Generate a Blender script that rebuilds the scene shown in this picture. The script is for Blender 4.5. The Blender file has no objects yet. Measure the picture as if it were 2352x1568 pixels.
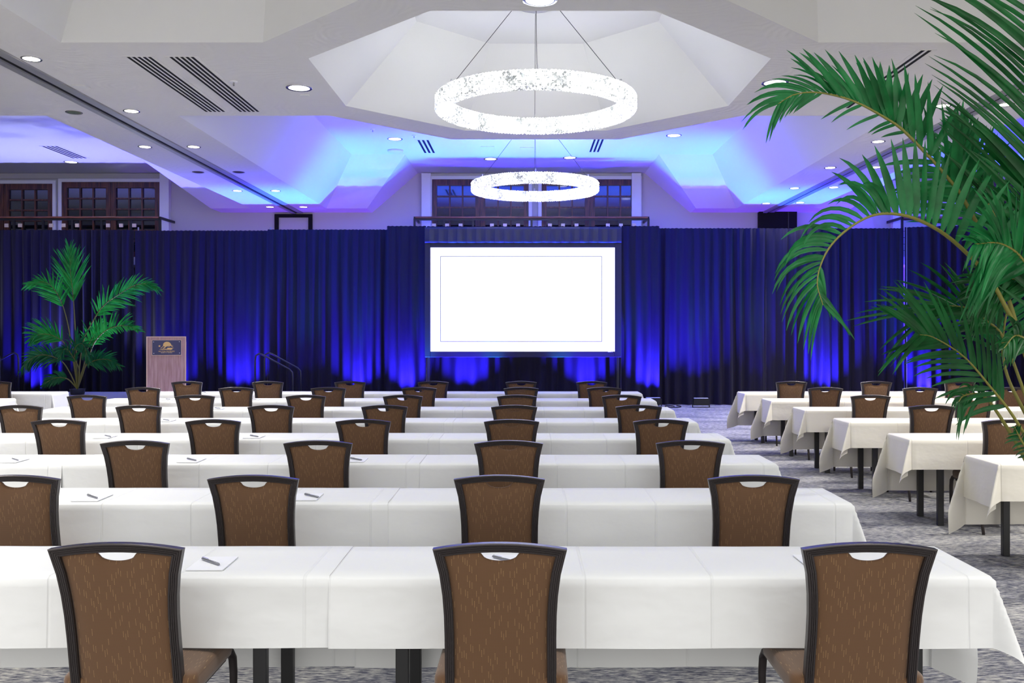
import bpy, bmesh, math, random
from mathutils import Vector, Matrix, noise
from mathutils.geometry import tessellate_polygon
random.seed(7)
C = bpy.context.scene.collection
PI = math.pi
# ------------------------------------------------------------------ camera
F = 2100.0; CX = 1205.0; CY = 763.0; H = 1.633
cam_d = bpy.data.cameras.new('camera'); cam = bpy.data.objects.new('camera', cam_d); C.objects.link(cam)
cam.location = (0, 0, H); cam.rotation_euler = (PI/2, 0, 0)
cam_d.sensor_width = 36; cam_d.lens = 36*F/2352
cam_d.shift_x = -(CX-1176)/2352; cam_d.shift_y = -(784-CY)/2352
cam_d.clip_end = 200
bpy.context.scene.camera = cam
# ------------------------------------------------------------------ world, exposure
w = bpy.data.worlds.new('hall_ambience'); bpy.context.scene.world = w; w.use_nodes = True
w.node_tree.nodes['Background'].inputs[0].default_value = (1.0, 0.985, 0.955, 1)
w.node_tree.nodes['Background'].inputs[1].default_value = 0.76
vs = bpy.context.scene.view_settings
vs.view_transform = 'Standard'; vs.look = 'None'; vs.gamma = 1; vs.use_curve_mapping = False
vs.exposure = 1.66

DOWNLIGHT_W = 225; BIGLIGHT_W = 35
WASH_W = 120; GLOW_W = 560

def P(x, y, Y):                      # a point of the place at depth Y along the sight line of a measured pixel
    return Vector(((x-CX)*Y/F, Y, H-(y-CY)*Y/F))

# ------------------------------------------------------------------ materials
def nodes(m): return m.node_tree.nodes, m.node_tree.links
def mat(name, col, rough=0.6, metal=0.0, spec=0.5, sheen=0.0):
    m = bpy.data.materials.new(name); m.use_nodes = True
    b = m.node_tree.nodes['Principled BSDF']
    b.inputs['Base Color'].default_value = (*col, 1)
    b.inputs['Roughness'].default_value = rough; b.inputs['Metallic'].default_value = metal
    b.inputs['Specular IOR Level'].default_value = spec
    b.inputs['Sheen Weight'].default_value = sheen
    return m
def emit(name, col, s):
    m = mat(name, (0.8, 0.8, 0.8))
    b = m.node_tree.nodes['Principled BSDF']
    b.inputs['Emission Color'].default_value = (*col, 1); b.inputs['Emission Strength'].default_value = s
    return m
def add_noise(m, scale=(1, 1, 1), nscale=5, cols=None, bump=0.0, dist=0.01, detail=4, rough=0.5, ramp=(0.35, 0.65), coord='Object'):
    n, l = nodes(m); b = n['Principled BSDF']
    tc = n.new('ShaderNodeTexCoord'); mp = n.new('ShaderNodeMapping'); mp.inputs['Scale'].default_value = scale
    l.new(tc.outputs[coord], mp.inputs['Vector'])
    nz = n.new('ShaderNodeTexNoise'); nz.inputs['Scale'].default_value = nscale; nz.inputs['Detail'].default_value = detail
    nz.inputs['Roughness'].default_value = rough
    l.new(mp.outputs[0], nz.inputs['Vector'])
    if cols:
        r = n.new('ShaderNodeValToRGB'); r.color_ramp.elements[0].position = ramp[0]; r.color_ramp.elements[1].position = ramp[1]
        r.color_ramp.elements[0].color = (*cols[0], 1); r.color_ramp.elements[1].color = (*cols[-1], 1)
        for i, c in enumerate(cols[1:-1]):
            e = r.color_ramp.elements.new(ramp[0]+(ramp[1]-ramp[0])*(i+1)/(len(cols)-1)); e.color = (*c, 1)
        l.new(nz.outputs['Fac'], r.inputs[0]); l.new(r.outputs[0], b.inputs['Base Color'])
    if bump:
        bp = n.new('ShaderNodeBump'); bp.inputs['Strength'].default_value = bump; bp.inputs['Distance'].default_value = dist
        l.new(nz.outputs['Fac'], bp.inputs['Height']); l.new(bp.outputs[0], b.inputs['Normal'])
    return m
M = {}
M['plaster'] = add_noise(mat('trowelled_plaster', (0.66, 0.65, 0.63), 0.85, spec=0.2), nscale=2.2, bump=0.5, dist=0.03, detail=6)
# swirl marks of the trowel
n, l = nodes(M['plaster'])
vo_ = n.new('ShaderNodeTexVoronoi'); vo_.inputs['Scale'].default_value = 1.1; vo_.inputs['Randomness'].default_value = 1.0
l.new(n['Texture Coordinate'].outputs['Object'], vo_.inputs['Vector'])
s1 = n.new('ShaderNodeMath'); s1.operation = 'MULTIPLY_ADD'; s1.inputs[1].default_value = 75
l.new(vo_.outputs['Distance'], s1.inputs[0])
s0 = n.new('ShaderNodeMath'); s0.operation = 'MULTIPLY'; s0.inputs[1].default_value = 14; l.new(n['Noise Texture'].outputs['Fac'], s0.inputs[0]); l.new(s0.outputs[0], s1.inputs[2])
wv = n.new('ShaderNodeMath'); wv.operation = 'SINE'; l.new(s1.outputs[0], wv.inputs[0])
bp2 = n.new('ShaderNodeBump'); bp2.inputs['Strength'].default_value = 0.25; bp2.inputs['Distance'].default_value = 0.004
l.new(wv.outputs[0], bp2.inputs['Height']); l.new(n['Bump'].outputs[0], bp2.inputs['Normal'])
l.new(bp2.outputs[0], n['Principled BSDF'].inputs['Normal'])
M['smooth'] = mat('painted_coffer', (0.64, 0.64, 0.63), 0.8, spec=0.2)
M['wall'] = mat('painted_wall', (0.50, 0.48, 0.46), 0.8, spec=0.2)
M['white_paint'] = mat('white_paint', (0.72, 0.72, 0.72), 0.5)
M['dark'] = mat('matt_black', (0.004, 0.004, 0.005), 0.7, spec=0.2)
M['track'] = mat('track_metal', (0.30, 0.30, 0.30), 0.45, 0.3)
# carpet
cp = mat('streaked_carpet', (0.2, 0.2, 0.2), 0.95, spec=0.1); M['carpet'] = cp
n, l = nodes(cp); tc = n.new('ShaderNodeTexCoord')
def nz_(sc, ns, det=5, ro=0.65):
    mp = n.new('ShaderNodeMapping'); mp.inputs['Scale'].default_value = sc; l.new(tc.outputs['Object'], mp.inputs[0])
    a = n.new('ShaderNodeTexNoise'); a.inputs['Scale'].default_value = ns; a.inputs['Detail'].default_value = det; a.inputs['Roughness'].default_value = ro
    l.new(mp.outputs[0], a.inputs['Vector']); return a
a1 = nz_((5, 26, 1), 3.2); a2 = nz_((1, 2.2, 1), 1.1, 3)
r1 = n.new('ShaderNodeValToRGB'); e = r1.color_ramp.elements
e[0].position = 0.40; e[0].color = (0.065, 0.068, 0.095, 1); e[1].position = 0.62; e[1].color = (0.43, 0.42, 0.385, 1)
x = r1.color_ramp.elements.new(0.50); x.color = (0.20, 0.20, 0.215, 1)
ad = n.new('ShaderNodeMath'); ad.operation = 'MULTIPLY_ADD'; ad.inputs[1].default_value = 0.35; 
l.new(a2.outputs['Fac'], ad.inputs[0])
sb = n.new('ShaderNodeMath'); sb.operation = 'SUBTRACT'; sb.inputs[1].default_value = 0.175
l.new(a1.outputs['Fac'], sb.inputs[0]); l.new(sb.outputs[0], ad.inputs[2]); l.new(ad.outputs[0], r1.inputs[0])
l.new(r1.outputs[0], n['Principled BSDF'].inputs['Base Color'])
# cloths
def cloth_mat(name, col):
    m = mat(name, col, 0.75, spec=0.25, sheen=0.15)
    add_noise(m, scale=(1, 1, 1.6), nscale=2.4, bump=0.6, dist=0.03, detail=4, rough=0.45)
    n, l = nodes(m); tc = n['Texture Coordinate']
    # pressed fold lines
    sp = n.new('ShaderNodeSeparateXYZ'); l.new(tc.outputs['Object'], sp.inputs[0])
    mo = n.new('ShaderNodeMath'); mo.operation = 'PINGPONG'; mo.inputs[1].default_value = 0.235; l.new(sp.outputs['X'], mo.inputs[0])
    mr = n.new('ShaderNodeMapRange'); mr.inputs[1].default_value = 0; mr.inputs[2].default_value = 0.008; mr.interpolation_type = 'SMOOTHSTEP'
    l.new(mo.outputs[0], mr.inputs[0])
    b2 = n.new('ShaderNodeBump'); b2.inputs['Strength'].default_value = 0.8; b2.inputs['Distance'].default_value = 0.003
    l.new(mr.outputs[0], b2.inputs['Height']); l.new(n['Bump'].outputs[0], b2.inputs['Normal']); l.new(b2.outputs[0], n['Principled BSDF'].inputs['Normal'])
    return m
M['cloth'] = cloth_mat('white_tablecloth', (0.76, 0.77, 0.765))
M['cream'] = cloth_mat('cream_tablecloth', (0.79, 0.755, 0.675))
# chairs
M['chair_frame'] = mat('bronze_brown_frame', (0.05, 0.042, 0.042), 0.34, 0.5)
fb = mat('brown_dash_fabric', (0.11, 0.052, 0.02), 0.75, spec=0.3, sheen=0.3); M['fabric'] = fb
n, l = nodes(fb); b = n['Principled BSDF']
tc = n.new('ShaderNodeTexCoord'); sp = n.new('ShaderNodeSeparateXYZ'); l.new(tc.outputs['Object'], sp.inputs[0])
def mth(op, a, b_=None, c=None):
    m = n.new('ShaderNodeMath'); m.operation = op
    for i, v in enumerate((a, b_, c)):
        if v is None: continue
        if isinstance(v, (int, float)): m.inputs[i].default_value = v
        else: l.new(v, m.inputs[i])
    return m.outputs[0]
colw = 0.0075
ci = mth('FLOOR', mth('DIVIDE', sp.outputs['X'], colw))
# vertical coordinate runs along z (back) and y (seat)
vv = mth('ADD', sp.outputs['Z'], sp.outputs['Y'])
wn = n.new('ShaderNodeTexWhiteNoise'); wn.noise_dimensions = '1D'; l.new(ci, wn.inputs['W'])
rowp = mth('DIVIDE', mth('ADD', vv, mth('MULTIPLY', wn.outputs['Value'], 0.3)), 0.046)
ri = mth('FLOOR', rowp); rf = mth('FRACT', rowp)
cmb = n.new('ShaderNodeCombineXYZ'); l.new(ci, cmb.inputs[0]); l.new(ri, cmb.inputs[1])
wn2 = n.new('ShaderNodeTexWhiteNoise'); wn2.noise_dimensions = '2D'; l.new(cmb.outputs[0], wn2.inputs['Vector'])
dash = mth('MULTIPLY', mth('LESS_THAN', rf, 0.42), mth('GREATER_THAN', wn2.outputs['Value'], 0.5))
cf = mth('FRACT', mth('DIVIDE', sp.outputs['X'], colw))
thin = mth('LESS_THAN', mth('ABSOLUTE', mth('SUBTRACT', cf, 0.5)), 0.11)
dots = mth('LESS_THAN', mth('FRACT', mth('DIVIDE', vv, 0.0042)), 0.6)
msk = mth('MULTIPLY', mth('MULTIPLY', dash, thin), dots)
wv = mth('MULTIPLY', mth('LESS_THAN', mth('FRACT', mth('DIVIDE', sp.outputs['X'], 0.0031)), 0.5), mth('LESS_THAN', mth('FRACT', mth('DIVIDE', vv, 0.0042)), 0.5))
mx = n.new('ShaderNodeMixRGB'); mx.inputs[1].default_value = (0.125, 0.062, 0.026, 1); mx.inputs[2].default_value = (0.085, 0.04, 0.017, 1); l.new(wv, mx.inputs[0])
mx2 = n.new('ShaderNodeMixRGB'); mx2.inputs[2].default_value = (0.30, 0.185, 0.08, 1); l.new(msk, mx2.inputs[0]); l.new(mx.outputs[0], mx2.inputs[1])
l.new(mx2.outputs[0], b.inputs['Base Color'])
M['table_leg'] = mat('black_table_leg', (0.012, 0.012, 0.013), 0.4)
M['table_top'] = mat('plywood_table_top', (0.35, 0.27, 0.18), 0.6)
M['paper'] = mat('notepad_paper', (0.82, 0.83, 0.86), 0.7)
M['pen'] = mat('silver_pen', (0.28, 0.29, 0.33), 0.25, 0.7)
M['pen_clip'] = mat('pen_clip_chrome', (0.6, 0.6, 0.62), 0.15, 1)
# drapes
M['drape'] = add_noise(mat('black_velour', (0.011, 0.009, 0.022), 0.8, spec=0.15, sheen=0.05), nscale=60, bump=0.15, dist=0.003)
M['valance'] = add_noise(mat('black_poly_skirt', (0.022, 0.022, 0.032), 0.55, spec=0.4), nscale=9, bump=0.35, dist=0.01)
M['screen_frame'] = add_noise(mat('black_screen_surround', (0.012, 0.011, 0.02), 0.7), nscale=6, bump=0.3, dist=0.01)
M['screen'] = emit('lit_screen', (1, 1, 1), 0.36)
M['screen_line'] = mat('grey_line', (0.03, 0.03, 0.035), 1.0, spec=0.0)
M['wood'] = add_noise(mat('mahogany', (0.12, 0.03, 0.012), 0.35), scale=(8, 8, 0.7), nscale=4, cols=((0.03, 0.006, 0.003), (0.08, 0.02, 0.008), (0.13, 0.04, 0.014)))
M['rail_wood'] = add_noise(mat('rail_wood', (0.2, 0.06, 0.03), 0.35), scale=(0.7, 8, 8), nscale=4, cols=((0.10, 0.028, 0.016), (0.26, 0.09, 0.045)))
M['lectern'] = add_noise(mat('pink_brown_laminate', (0.3, 0.15, 0.11), 0.55), scale=(9, 9, 0.8), nscale=3.2, cols=((0.44, 0.25, 0.20), (0.52, 0.31, 0.26), (0.60, 0.38, 0.33)), detail=8)
M['plaque'] = mat('navy_plaque', (0.025, 0.025, 0.10), 0.35)
M['gold'] = mat('gold_print', (0.78, 0.50, 0.17), 0.4, 0.2)
M['pale_gold'] = mat('pale_gold_trim', (0.85, 0.62, 0.40), 0.4)
M['glass'] = mat('night_window_glass', (0.004, 0.006, 0.009), 0.05, spec=1.0); M['glass'].node_tree.nodes['Principled BSDF'].inputs['IOR'].default_value = 1.6
M['blackmetal'] = mat('black_metal', (0.012, 0.012, 0.014), 0.4, 0.3)
M['railmetal'] = mat('grey_rail_metal', (0.05, 0.05, 0.06), 0.35, 0.6)
M['silver'] = mat('brushed_silver', (0.6, 0.6, 0.62), 0.3, 1)
M['chrome'] = mat('chrome_trim', (0.5, 0.5, 0.5), 0.2, 0.9)
M['trim_dark'] = mat('bronze_trim', (0.16, 0.14, 0.10), 0.35, 0.7)
M['tan'] = mat('tan_plate', (0.62, 0.50, 0.36), 0.6)
M['lamp_on'] = emit('lamp_warm', (1, 0.93, 0.78), 3)
M['lamp_white'] = emit('lamp_cool', (0.95, 0.97, 1), 1.2)
M['lamp_off'] = mat('lamp_off_gold', (0.30, 0.25, 0.13), 0.25, 0.9)
M['stage'] = mat('stage_top_grey', (0.42, 0.42, 0.45), 0.6)
M['stem'] = mat('palm_stem', (0.20, 0.19, 0.035), 0.5)
M['pot'] = mat('dark_planter', (0.03, 0.03, 0.035), 0.5)
M['soil'] = mat('soil', (0.03, 0.02, 0.015), 0.9)
def leaf_mat(name, c0, c1):
    m = mat(name, c0, 0.42, spec=0.4); add_noise(m, nscale=6, cols=(c0, c1))
    n, l = nodes(m); b = n['Principled BSDF']
    tr = n.new('ShaderNodeBsdfTranslucent'); l.new(n['Color Ramp'].outputs[0], tr.inputs[0])
    ms = n.new('ShaderNodeMixShader'); ms.inputs[0].default_value = 0.28
    out = n['Material Output']; l.new(b.outputs[0], ms.inputs[1]); l.new(tr.outputs[0], ms.inputs[2]); l.new(ms.outputs[0], out.inputs[0])
    return m
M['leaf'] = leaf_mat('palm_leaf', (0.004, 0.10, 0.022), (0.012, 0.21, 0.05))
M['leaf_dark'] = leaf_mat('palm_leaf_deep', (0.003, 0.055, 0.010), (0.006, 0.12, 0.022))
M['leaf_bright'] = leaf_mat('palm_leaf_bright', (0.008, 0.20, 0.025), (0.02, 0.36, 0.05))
# crystal of the lit ring lamps
cr = mat('lit_crystal', (0.35, 0.38, 0.38), 0.08, spec=1.0); M['crystal'] = cr
n, l = nodes(cr); b = n['Principled BSDF']
tc = n.new('ShaderNodeTexCoord'); vo = n.new('ShaderNodeTexNoise'); vo.inputs['Scale'].default_value = 2.6; vo.inputs['Detail'].default_value = 1
l.new(tc.outputs['Object'], vo.inputs['Vector'])
rr = n.new('ShaderNodeMapRange'); rr.inputs[1].default_value = 0.38; rr.inputs[2].default_value = 0.62; rr.inputs[3].default_value = 0.5; rr.inputs[4].default_value = 1.9
l.new(vo.outputs['Fac'], rr.inputs[0])
ge = n.new('ShaderNodeNewGeometry'); wn = n.new('ShaderNodeTexWhiteNoise'); wn.noise_dimensions = '3D'
vr = n.new('ShaderNodeVectorMath'); vr.operation = 'MULTIPLY_ADD'; vr.inputs[1].default_value = (38, 38, 38); l.new(tc.outputs['Object'], vr.inputs[0]); l.new(ge.outputs['True Normal'], vr.inputs[2])
fl = n.new('ShaderNodeVectorMath'); fl.operation = 'FLOOR'; l.new(vr.outputs[0], fl.inputs[0]); l.new(fl.outputs[0], wn.inputs['Vector'])
mm = n.new('ShaderNodeMath'); mm.operation = 'POWER'; mm.inputs[1].default_value = 2.6; l.new(wn.outputs['Value'], mm.inputs[0])
mq = n.new('ShaderNodeMath'); mq.operation = 'MULTIPLY_ADD'; mq.inputs[1].default_value = 1.7; mq.inputs[2].default_value = 0.07; l.new(mm.outputs[0], mq.inputs[0])
m3 = n.new('ShaderNodeMath'); m3.operation = 'MULTIPLY'; l.new(mq.outputs[0], m3.inputs[0]); l.new(rr.outputs[0], m3.inputs[1])
b.inputs['Emission Color'].default_value = (0.96, 0.985, 1, 1); l.new(m3.outputs[0], b.inputs['Emission Strength'])
M['led'] = emit('led_core', (1, 1, 1), 14)

# ------------------------------------------------------------------ mesh helpers
class MB:
    def __init__(s): s.v = []; s.f = []
    def add(s, vs_, fs):
        o = len(s.v); s.v += [tuple(p) for p in vs_]; s.f += [tuple(i+o for i in f) for f in fs]; return s
    def box(s, x0, x1, y0, y1, z0, z1):
        return s.add([(x0, y0, z0), (x1, y0, z0), (x1, y1, z0), (x0, y1, z0), (x0, y0, z1), (x1, y0, z1), (x1, y1, z1), (x0, y1, z1)],
                     [(0, 3, 2, 1), (4, 5, 6, 7), (0, 1, 5, 4), (1, 2, 6, 5), (2, 3, 7, 6), (3, 0, 4, 7)])
    def tube(s, pts, r, k=8, cap=True):
        pts = [Vector(p) for p in pts]; n_ = len(pts); rs = r if isinstance(r, (list, tuple)) else [r]*n_
        ref = None; rings = []
        for i, p in enumerate(pts):
            t = (pts[min(i+1, n_-1)]-pts[max(i-1, 0)]).normalized()
            if ref is None: ref = Vector((0, 0, 1)) if abs(t.z) < 0.9 else Vector((1, 0, 0))
            a = (ref-t*ref.dot(t)).normalized(); ref = a; b_ = t.cross(a)
            rings.append([p+(a*math.cos(2*PI*j/k)+b_*math.sin(2*PI*j/k))*rs[i] for j in range(k)])
        vs_ = [q for r_ in rings for q in r_]
        fs = [(i*k+j, i*k+(j+1) % k, (i+1)*k+(j+1) % k, (i+1)*k+j) for i in range(n_-1) for j in range(k)]
        if cap: fs += [tuple(range(k-1, -1, -1)), tuple((n_-1)*k+j for j in range(k))]
        return s.add(vs_, fs)
    def lathe(s, prof, c=(0, 0, 0), k=32):
        vs_ = []; n_ = len(prof)
        for r, z in prof:
            vs_ += [(c[0]+r*math.cos(2*PI*j/k), c[1]+r*math.sin(2*PI*j/k), c[2]+z) for j in range(k)]
        fs = [(i*k+j, i*k+(j+1) % k, (i+1)*k+(j+1) % k, (i+1)*k+j) for i in range(n_-1) for j in range(k)]
        return s.add(vs_, fs)
    def disc(s, r, c, k=32, up=False):
        vs_ = [(c[0]+r*math.cos(2*PI*j/k), c[1]+r*math.sin(2*PI*j/k), c[2]) for j in range(k)]
        return s.add(vs_, [tuple(range(k)) if up else tuple(range(k-1, -1, -1))])
    def grid(s, rows, flip=False):
        a, b_ = len(rows), len(rows[0]); vs_ = [p for r in rows for p in r]
        fs = [(i*b_+j, i*b_+j+1, (i+1)*b_+j+1, (i+1)*b_+j) for i in range(a-1) for j in range(b_-1)]
        if flip: fs = [f[::-1] for f in fs]
        return s.add(vs_, fs)
    def build(s, name, m, parent=None, smooth=False, bevel=0, solid=0, recalc=True, loc=None):
        me = bpy.data.meshes.new(name); me.from_pydata(s.v, [], s.f); me.update()
        if recalc:
            bm = bmesh.new(); bm.from_mesh(me); bmesh.ops.recalc_face_normals(bm, faces=bm.faces); bm.to_mesh(me); bm.free()
        if smooth:
            for p in me.polygons: p.use_smooth = True
        me.materials.append(m if not isinstance(m, str) else M[m])
        o = bpy.data.objects.new(name, me); C.objects.link(o)
        if parent: o.parent = parent
        if loc: o.location = loc
        if bevel:
            bv = o.modifiers.new('bevel', 'BEVEL'); bv.width = bevel; bv.segments = 2; bv.limit_method = 'ANGLE'
        if solid:
            so = o.modifiers.new('solid', 'SOLIDIFY'); so.thickness = solid; so.offset = -1
        return o
def tag(o, label=None, cat=None, group=None, kind=None):
    if label: o['label'] = label
    if cat: o['category'] = cat
    if group: o['group'] = group
    if kind: o['kind'] = kind
    return o
def empty(name, loc, label, cat, group=None, rz=0):
    o = bpy.data.objects.new(name, None); C.objects.link(o); o.location = loc; o.rotation_euler = (0, 0, rz); o.empty_display_size = 0.1
    return tag(o, label, cat, group)
def children(o): return [c for c in bpy.data.objects if c.parent == o]
def copy_tree(o, parent=None):
    kids = list(o.children)
    c = o.copy(); C.objects.link(c)
    if parent: c.parent = parent
    for k in kids: copy_tree(k, c)
    return c
def place(proto, used, loc, rz=0):
    bpy.context.view_layer.update() if not used else None
    o = proto if not used else copy_tree(proto)
    o.location = loc; o.rotation_euler = (0, 0, rz); return o
def struct(mb, name, m, **k):
    return tag(mb.build(name, m, **k), kind='structure')
def spot(name, loc, target, power, col, size, blend=0.5, r=0.05, parent=None):
    d = bpy.data.lights.new(name, 'SPOT'); d.energy = power; d.color = col; d.spot_size = size; d.spot_blend = blend; d.shadow_soft_size = r
    o = bpy.data.objects.new(name, d); C.objects.link(o); o.location = loc
    v = Vector(target)-Vector(loc); o.rotation_euler = v.to_track_quat('-Z', 'Y').to_euler()
    if parent: o.parent = parent
    return o
ORD = ['first', 'second', 'third', 'fourth', 'fifth', 'sixth', 'seventh', 'eighth', 'ninth', 'tenth', 'eleventh', 'twelfth', 'thirteenth', 'fourteenth']

# ------------------------------------------------------------------ floor, wall
ZS = 4.533; ZU = 5.483; WALL = 22.15
struct(MB().box(-18, 18.5, -4, WALL+0.2, -0.1, 0), 'floor', 'carpet')
struct(MB().box(-18.2, -18, -4, WALL+0.2, 0, ZU+0.2), 'wall_left', 'wall'); struct(MB().box(18.5, 18.7, -4, WALL+0.2, 0, ZU+0.2), 'wall_right', 'wall')
wl = MB().box(-18, 18.5, WALL, WALL+0.2, 0, ZU+0.2)
struct(wl, 'wall_back', 'wall')

# ------------------------------------------------------------------ ceiling with coffers
SECT = [-11.2, 0.16, 11.5]; HALF = 5.672
def mirror(loop): return [(u, 21.4-y) for u, y in reversed(loop)]
AP, HS = 2.45, 1.015
def octa(ap, c=10.7):
    h = ap*math.tan(PI/8)
    return [(h, c-ap), (ap, c-h), (ap, c+h), (h, c+ap), (-h, c+ap), (-ap, c+h), (-ap, c-h), (-h, c-ap)]
cof_b = [(-4.8, 12.25), (-2.78, 12.25), (-1.27, 13.75), (1.27, 13.75), (2.78, 12.25), (4.8, 12.25), (4.8, 21.4), (3.85, 21.4), (-3.85, 21.4), (-4.8, 21.4)]
cof_t = [(-3.91, 13.1), (-3.1, 13.1), (-1.6, 14.7), (1.6, 14.7), (3.1, 13.1), (3.91, 13.1), (3.91, 19.8), (2.75, 19.8), (-2.75, 19.8), (-3.91, 19.8)]
c1_b = [(-4.8, 0.2), (4.8, 0.2), (4.8, 9.15), (2.78, 9.15), (1.27, 7.65), (-1.27, 7.65), (-2.78, 9.15), (-4.8, 9.15)]
c1_t = [(-3.91, 1.2), (3.91, 1.2), (3.91, 8.1), (2.4, 8.1), (0.9, 6.6), (-0.9, 6.6), (-2.4, 8.1), (-3.91, 8.1)]
sof = MB(); slope = MB(); dome = MB()
for cx in SECT:
    g = lambda lp, z: [Vector((cx+u, y, z)) for u, y in lp]
    # soffit with a notch for the window bay: outer loop walks round the bay
    outer = [(-HALF, -4), (HALF, -4), (HALF, WALL), (3.85, WALL), (3.85, 21.4), (4.8, 21.4), (4.8, 12.25), (2.78, 12.25), (1.27, 13.75), (-1.27, 13.75), (-2.78, 12.25), (-4.8, 12.25), (-4.8, 21.4), (-3.85, 21.4), (-3.85, WALL), (-HALF, WALL)]
    loops = [g(outer, ZS), g(octa(AP), ZS), g(c1_b, ZS)]
    tris = tessellate_polygon(loops); flat = [p for lp in loops for p in lp]
    sof.add(flat, tris)
    ob, ot = octa(AP), octa(1.5)
    for i in range(8):
        j = (i+1) % 8
        dome.add([(cx+ob[i][0], ob[i][1], ZS), (cx+ob[j][0], ob[j][1], ZS), (cx+ot[j][0], ot[j][1], ZU), (cx+ot[i][0], ot[i][1], ZU)], [(0, 1, 2, 3)])
    for B, T in ((cof_b, cof_t), (c1_b, c1_t)):
        for i in range(len(B)):
            j = (i+1) % len(B)
            if B is cof_b and i == 7: continue
            slope.add([(cx+B[i][0], B[i][1], ZS), (cx+B[j][0], B[j][1], ZS), (cx+T[j][0], T[j][1], ZU), (cx+T[i][0], T[i][1], ZU)], [(0, 1, 2, 3)])
    for sx in (-1, 1):   # cheeks of the window bay
        slope.add([(cx+sx*3.85, 21.4, ZS), (cx+sx*3.85, WALL, ZS), (cx+sx*2.75, WALL, ZU), (cx+sx*2.75, 19.8, ZU)], [(0, 1, 2, 3)])
top = MB().box(-18, 18.5, -4, WALL+0.2, ZU, ZU+0.2)
struct(top, 'ceiling', 'smooth')
struct(sof, 'ceiling_soffit', 'plaster', recalc=False)
struct(slope, 'ceiling_coffer', 'smooth', recalc=False)
struct(dome, 'ceiling_dome', 'smooth', recalc=False)
# folding-wall tracks on the soffit
for k, tx in enumerate((-5.52, 5.83)):
    tr = empty('partition_track', (tx, 0, ZS), ['folding-wall track running along the soffit on the left', 'folding-wall track running along the soffit on the right behind the palm'][k], 'ceiling track')
    MB().box(-0.10, -0.015, 3, WALL-0.02, -0.035, 0).build('track_rail', 'track', tr)
    MB().box(0.045, 0.16, 3, WALL-0.02, -0.02, 0).build('track_rail', 'track', tr)
    MB().box(-0.015, 0.045, 3, WALL-0.02, -0.012, 0).build('track_slot', 'dark', tr)

# ------------------------------------------------------------------ recessed lights
def make_light(name, r, lamp, trim):
    o = empty(name, (0, 0, 0), '', 'ceiling light')
    MB().lathe([(r, -0.004), (r*1.22, -0.006), (r*1.25, 0), (r, 0.03)], k=28).build('trim_ring', trim, o, smooth=True)
    MB().disc(r, (0, 0, -0.003), 28).build('lens', lamp, o)
    return o
lit = [('left', 72, 135), ('left', 302, 255), ('left', 445, 337), ('left', 633, 438), ('left', 697, 475), ('outer', 333, 337), ('outer', 545, 438), ('outer', 620, 475)]
rit = [('right', 2165, 243), ('right', 2017, 325), ('right', 1907, 385), ('right', 1825, 432), ('right', 1760, 467), ('router', 2310, 240), ('router', 2010, 384), ('router', 1915, 430), ('router', 1838, 465)]
names = {'left': 'small lit downlight right of the left ceiling track, %s nearest', 'outer': 'small lit downlight left of the left ceiling track, %s nearest of those lit',
         'right': 'small lit downlight left of the right ceiling track, %s nearest', 'router': 'small lit downlight right of the right ceiling track, %s nearest'}
proto = make_light('downlight', 0.085, 'lamp_on', 'chrome'); used = False; cnt = {}
for side, px, py in lit+rit:
    Y = (ZS-H)*F/(CY-py); X = (px-CX)*Y/F
    o = place(proto, used, (X, Y, ZS)); used = True
    k = cnt.get(side, 0); cnt[side] = k+1
    tag(o, names[side] % ORD[k], 'ceiling light', 'small downlights beside the ceiling tracks')
    spot('downlight_beam', (X, Y, ZS-0.03), (X, Y, 0), DOWNLIGHT_W*(1 if Y < 14 else (0.55 if Y < 18.6 else 0.12)), (1, 0.96, 0.9), math.radians(115), 0.9, 0.08)
proto = make_light('downlight', 0.085, 'lamp_off', 'trim_dark'); used = False
for px, py, lb in ((170, 258, 'unlit brass downlight left of the left ceiling track, the nearest'), (455, 395, 'unlit brass downlight left of the left ceiling track, above the black wall frame'), (548, 395, 'unlit brass downlight right of the left ceiling track')):
    Y = (ZS-H)*F/(CY-py); X = (px-CX)*Y/F
    o = place(proto, used, (X, Y, ZS)); used = True; tag(o, lb, 'ceiling light', 'unlit downlights beside the left track')
# unseen downlights added for lighting, over and behind the camera
for tx in (-5.2, 5.5, -1.8, 2.1):
    for Y in ((7.4, 5.1, 2.8, 0.5) if abs(tx) > 3 else (-1.5,)):
        spot('downlight_beam', (tx, Y, ZS-0.03), (tx, Y, 0), DOWNLIGHT_W, (1, 0.96, 0.9), math.radians(115), 0.9, 0.08)
proto = make_light('large_downlight', 0.125, 'lamp_white', 'chrome'); used = False
for px, py, z, lb in ((687, 202, ZS, 'large white downlight on the soffit left of the near ceiling dome'), (1780, 190, ZS, 'large white downlight on the soffit right of the near ceiling dome'),
                      (1240, 0, ZS, 'large white downlight on the soffit above the near ring chandelier'), (907, 319, ZU, 'white downlight in the blue coffer, at its purple left side'),
                      (1548, 311, ZU, 'white downlight in the blue coffer, at its purple right side'), (1127, 365, ZU, 'white downlight in the cyan band above the window, left one'),
                      (1309, 362, ZU, 'white downlight in the cyan band above the window, right one'), (163, 372, ZU, 'white downlight in the pale blue coffer at far left')):
    Y = (z-H)*F/(CY-py); X = (px-CX)*Y/F
    o = place(proto, used, (X, Y, z)); used = True; tag(o, lb, 'ceiling light', 'large white downlights')
    spot('downlight_beam', (X, Y, z-0.03), (X, Y, 0), BIGLIGHT_W*(0.3 if Y > 18 else 1), (0.97, 0.98, 1), math.radians(120), 0.9, 0.1)

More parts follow.
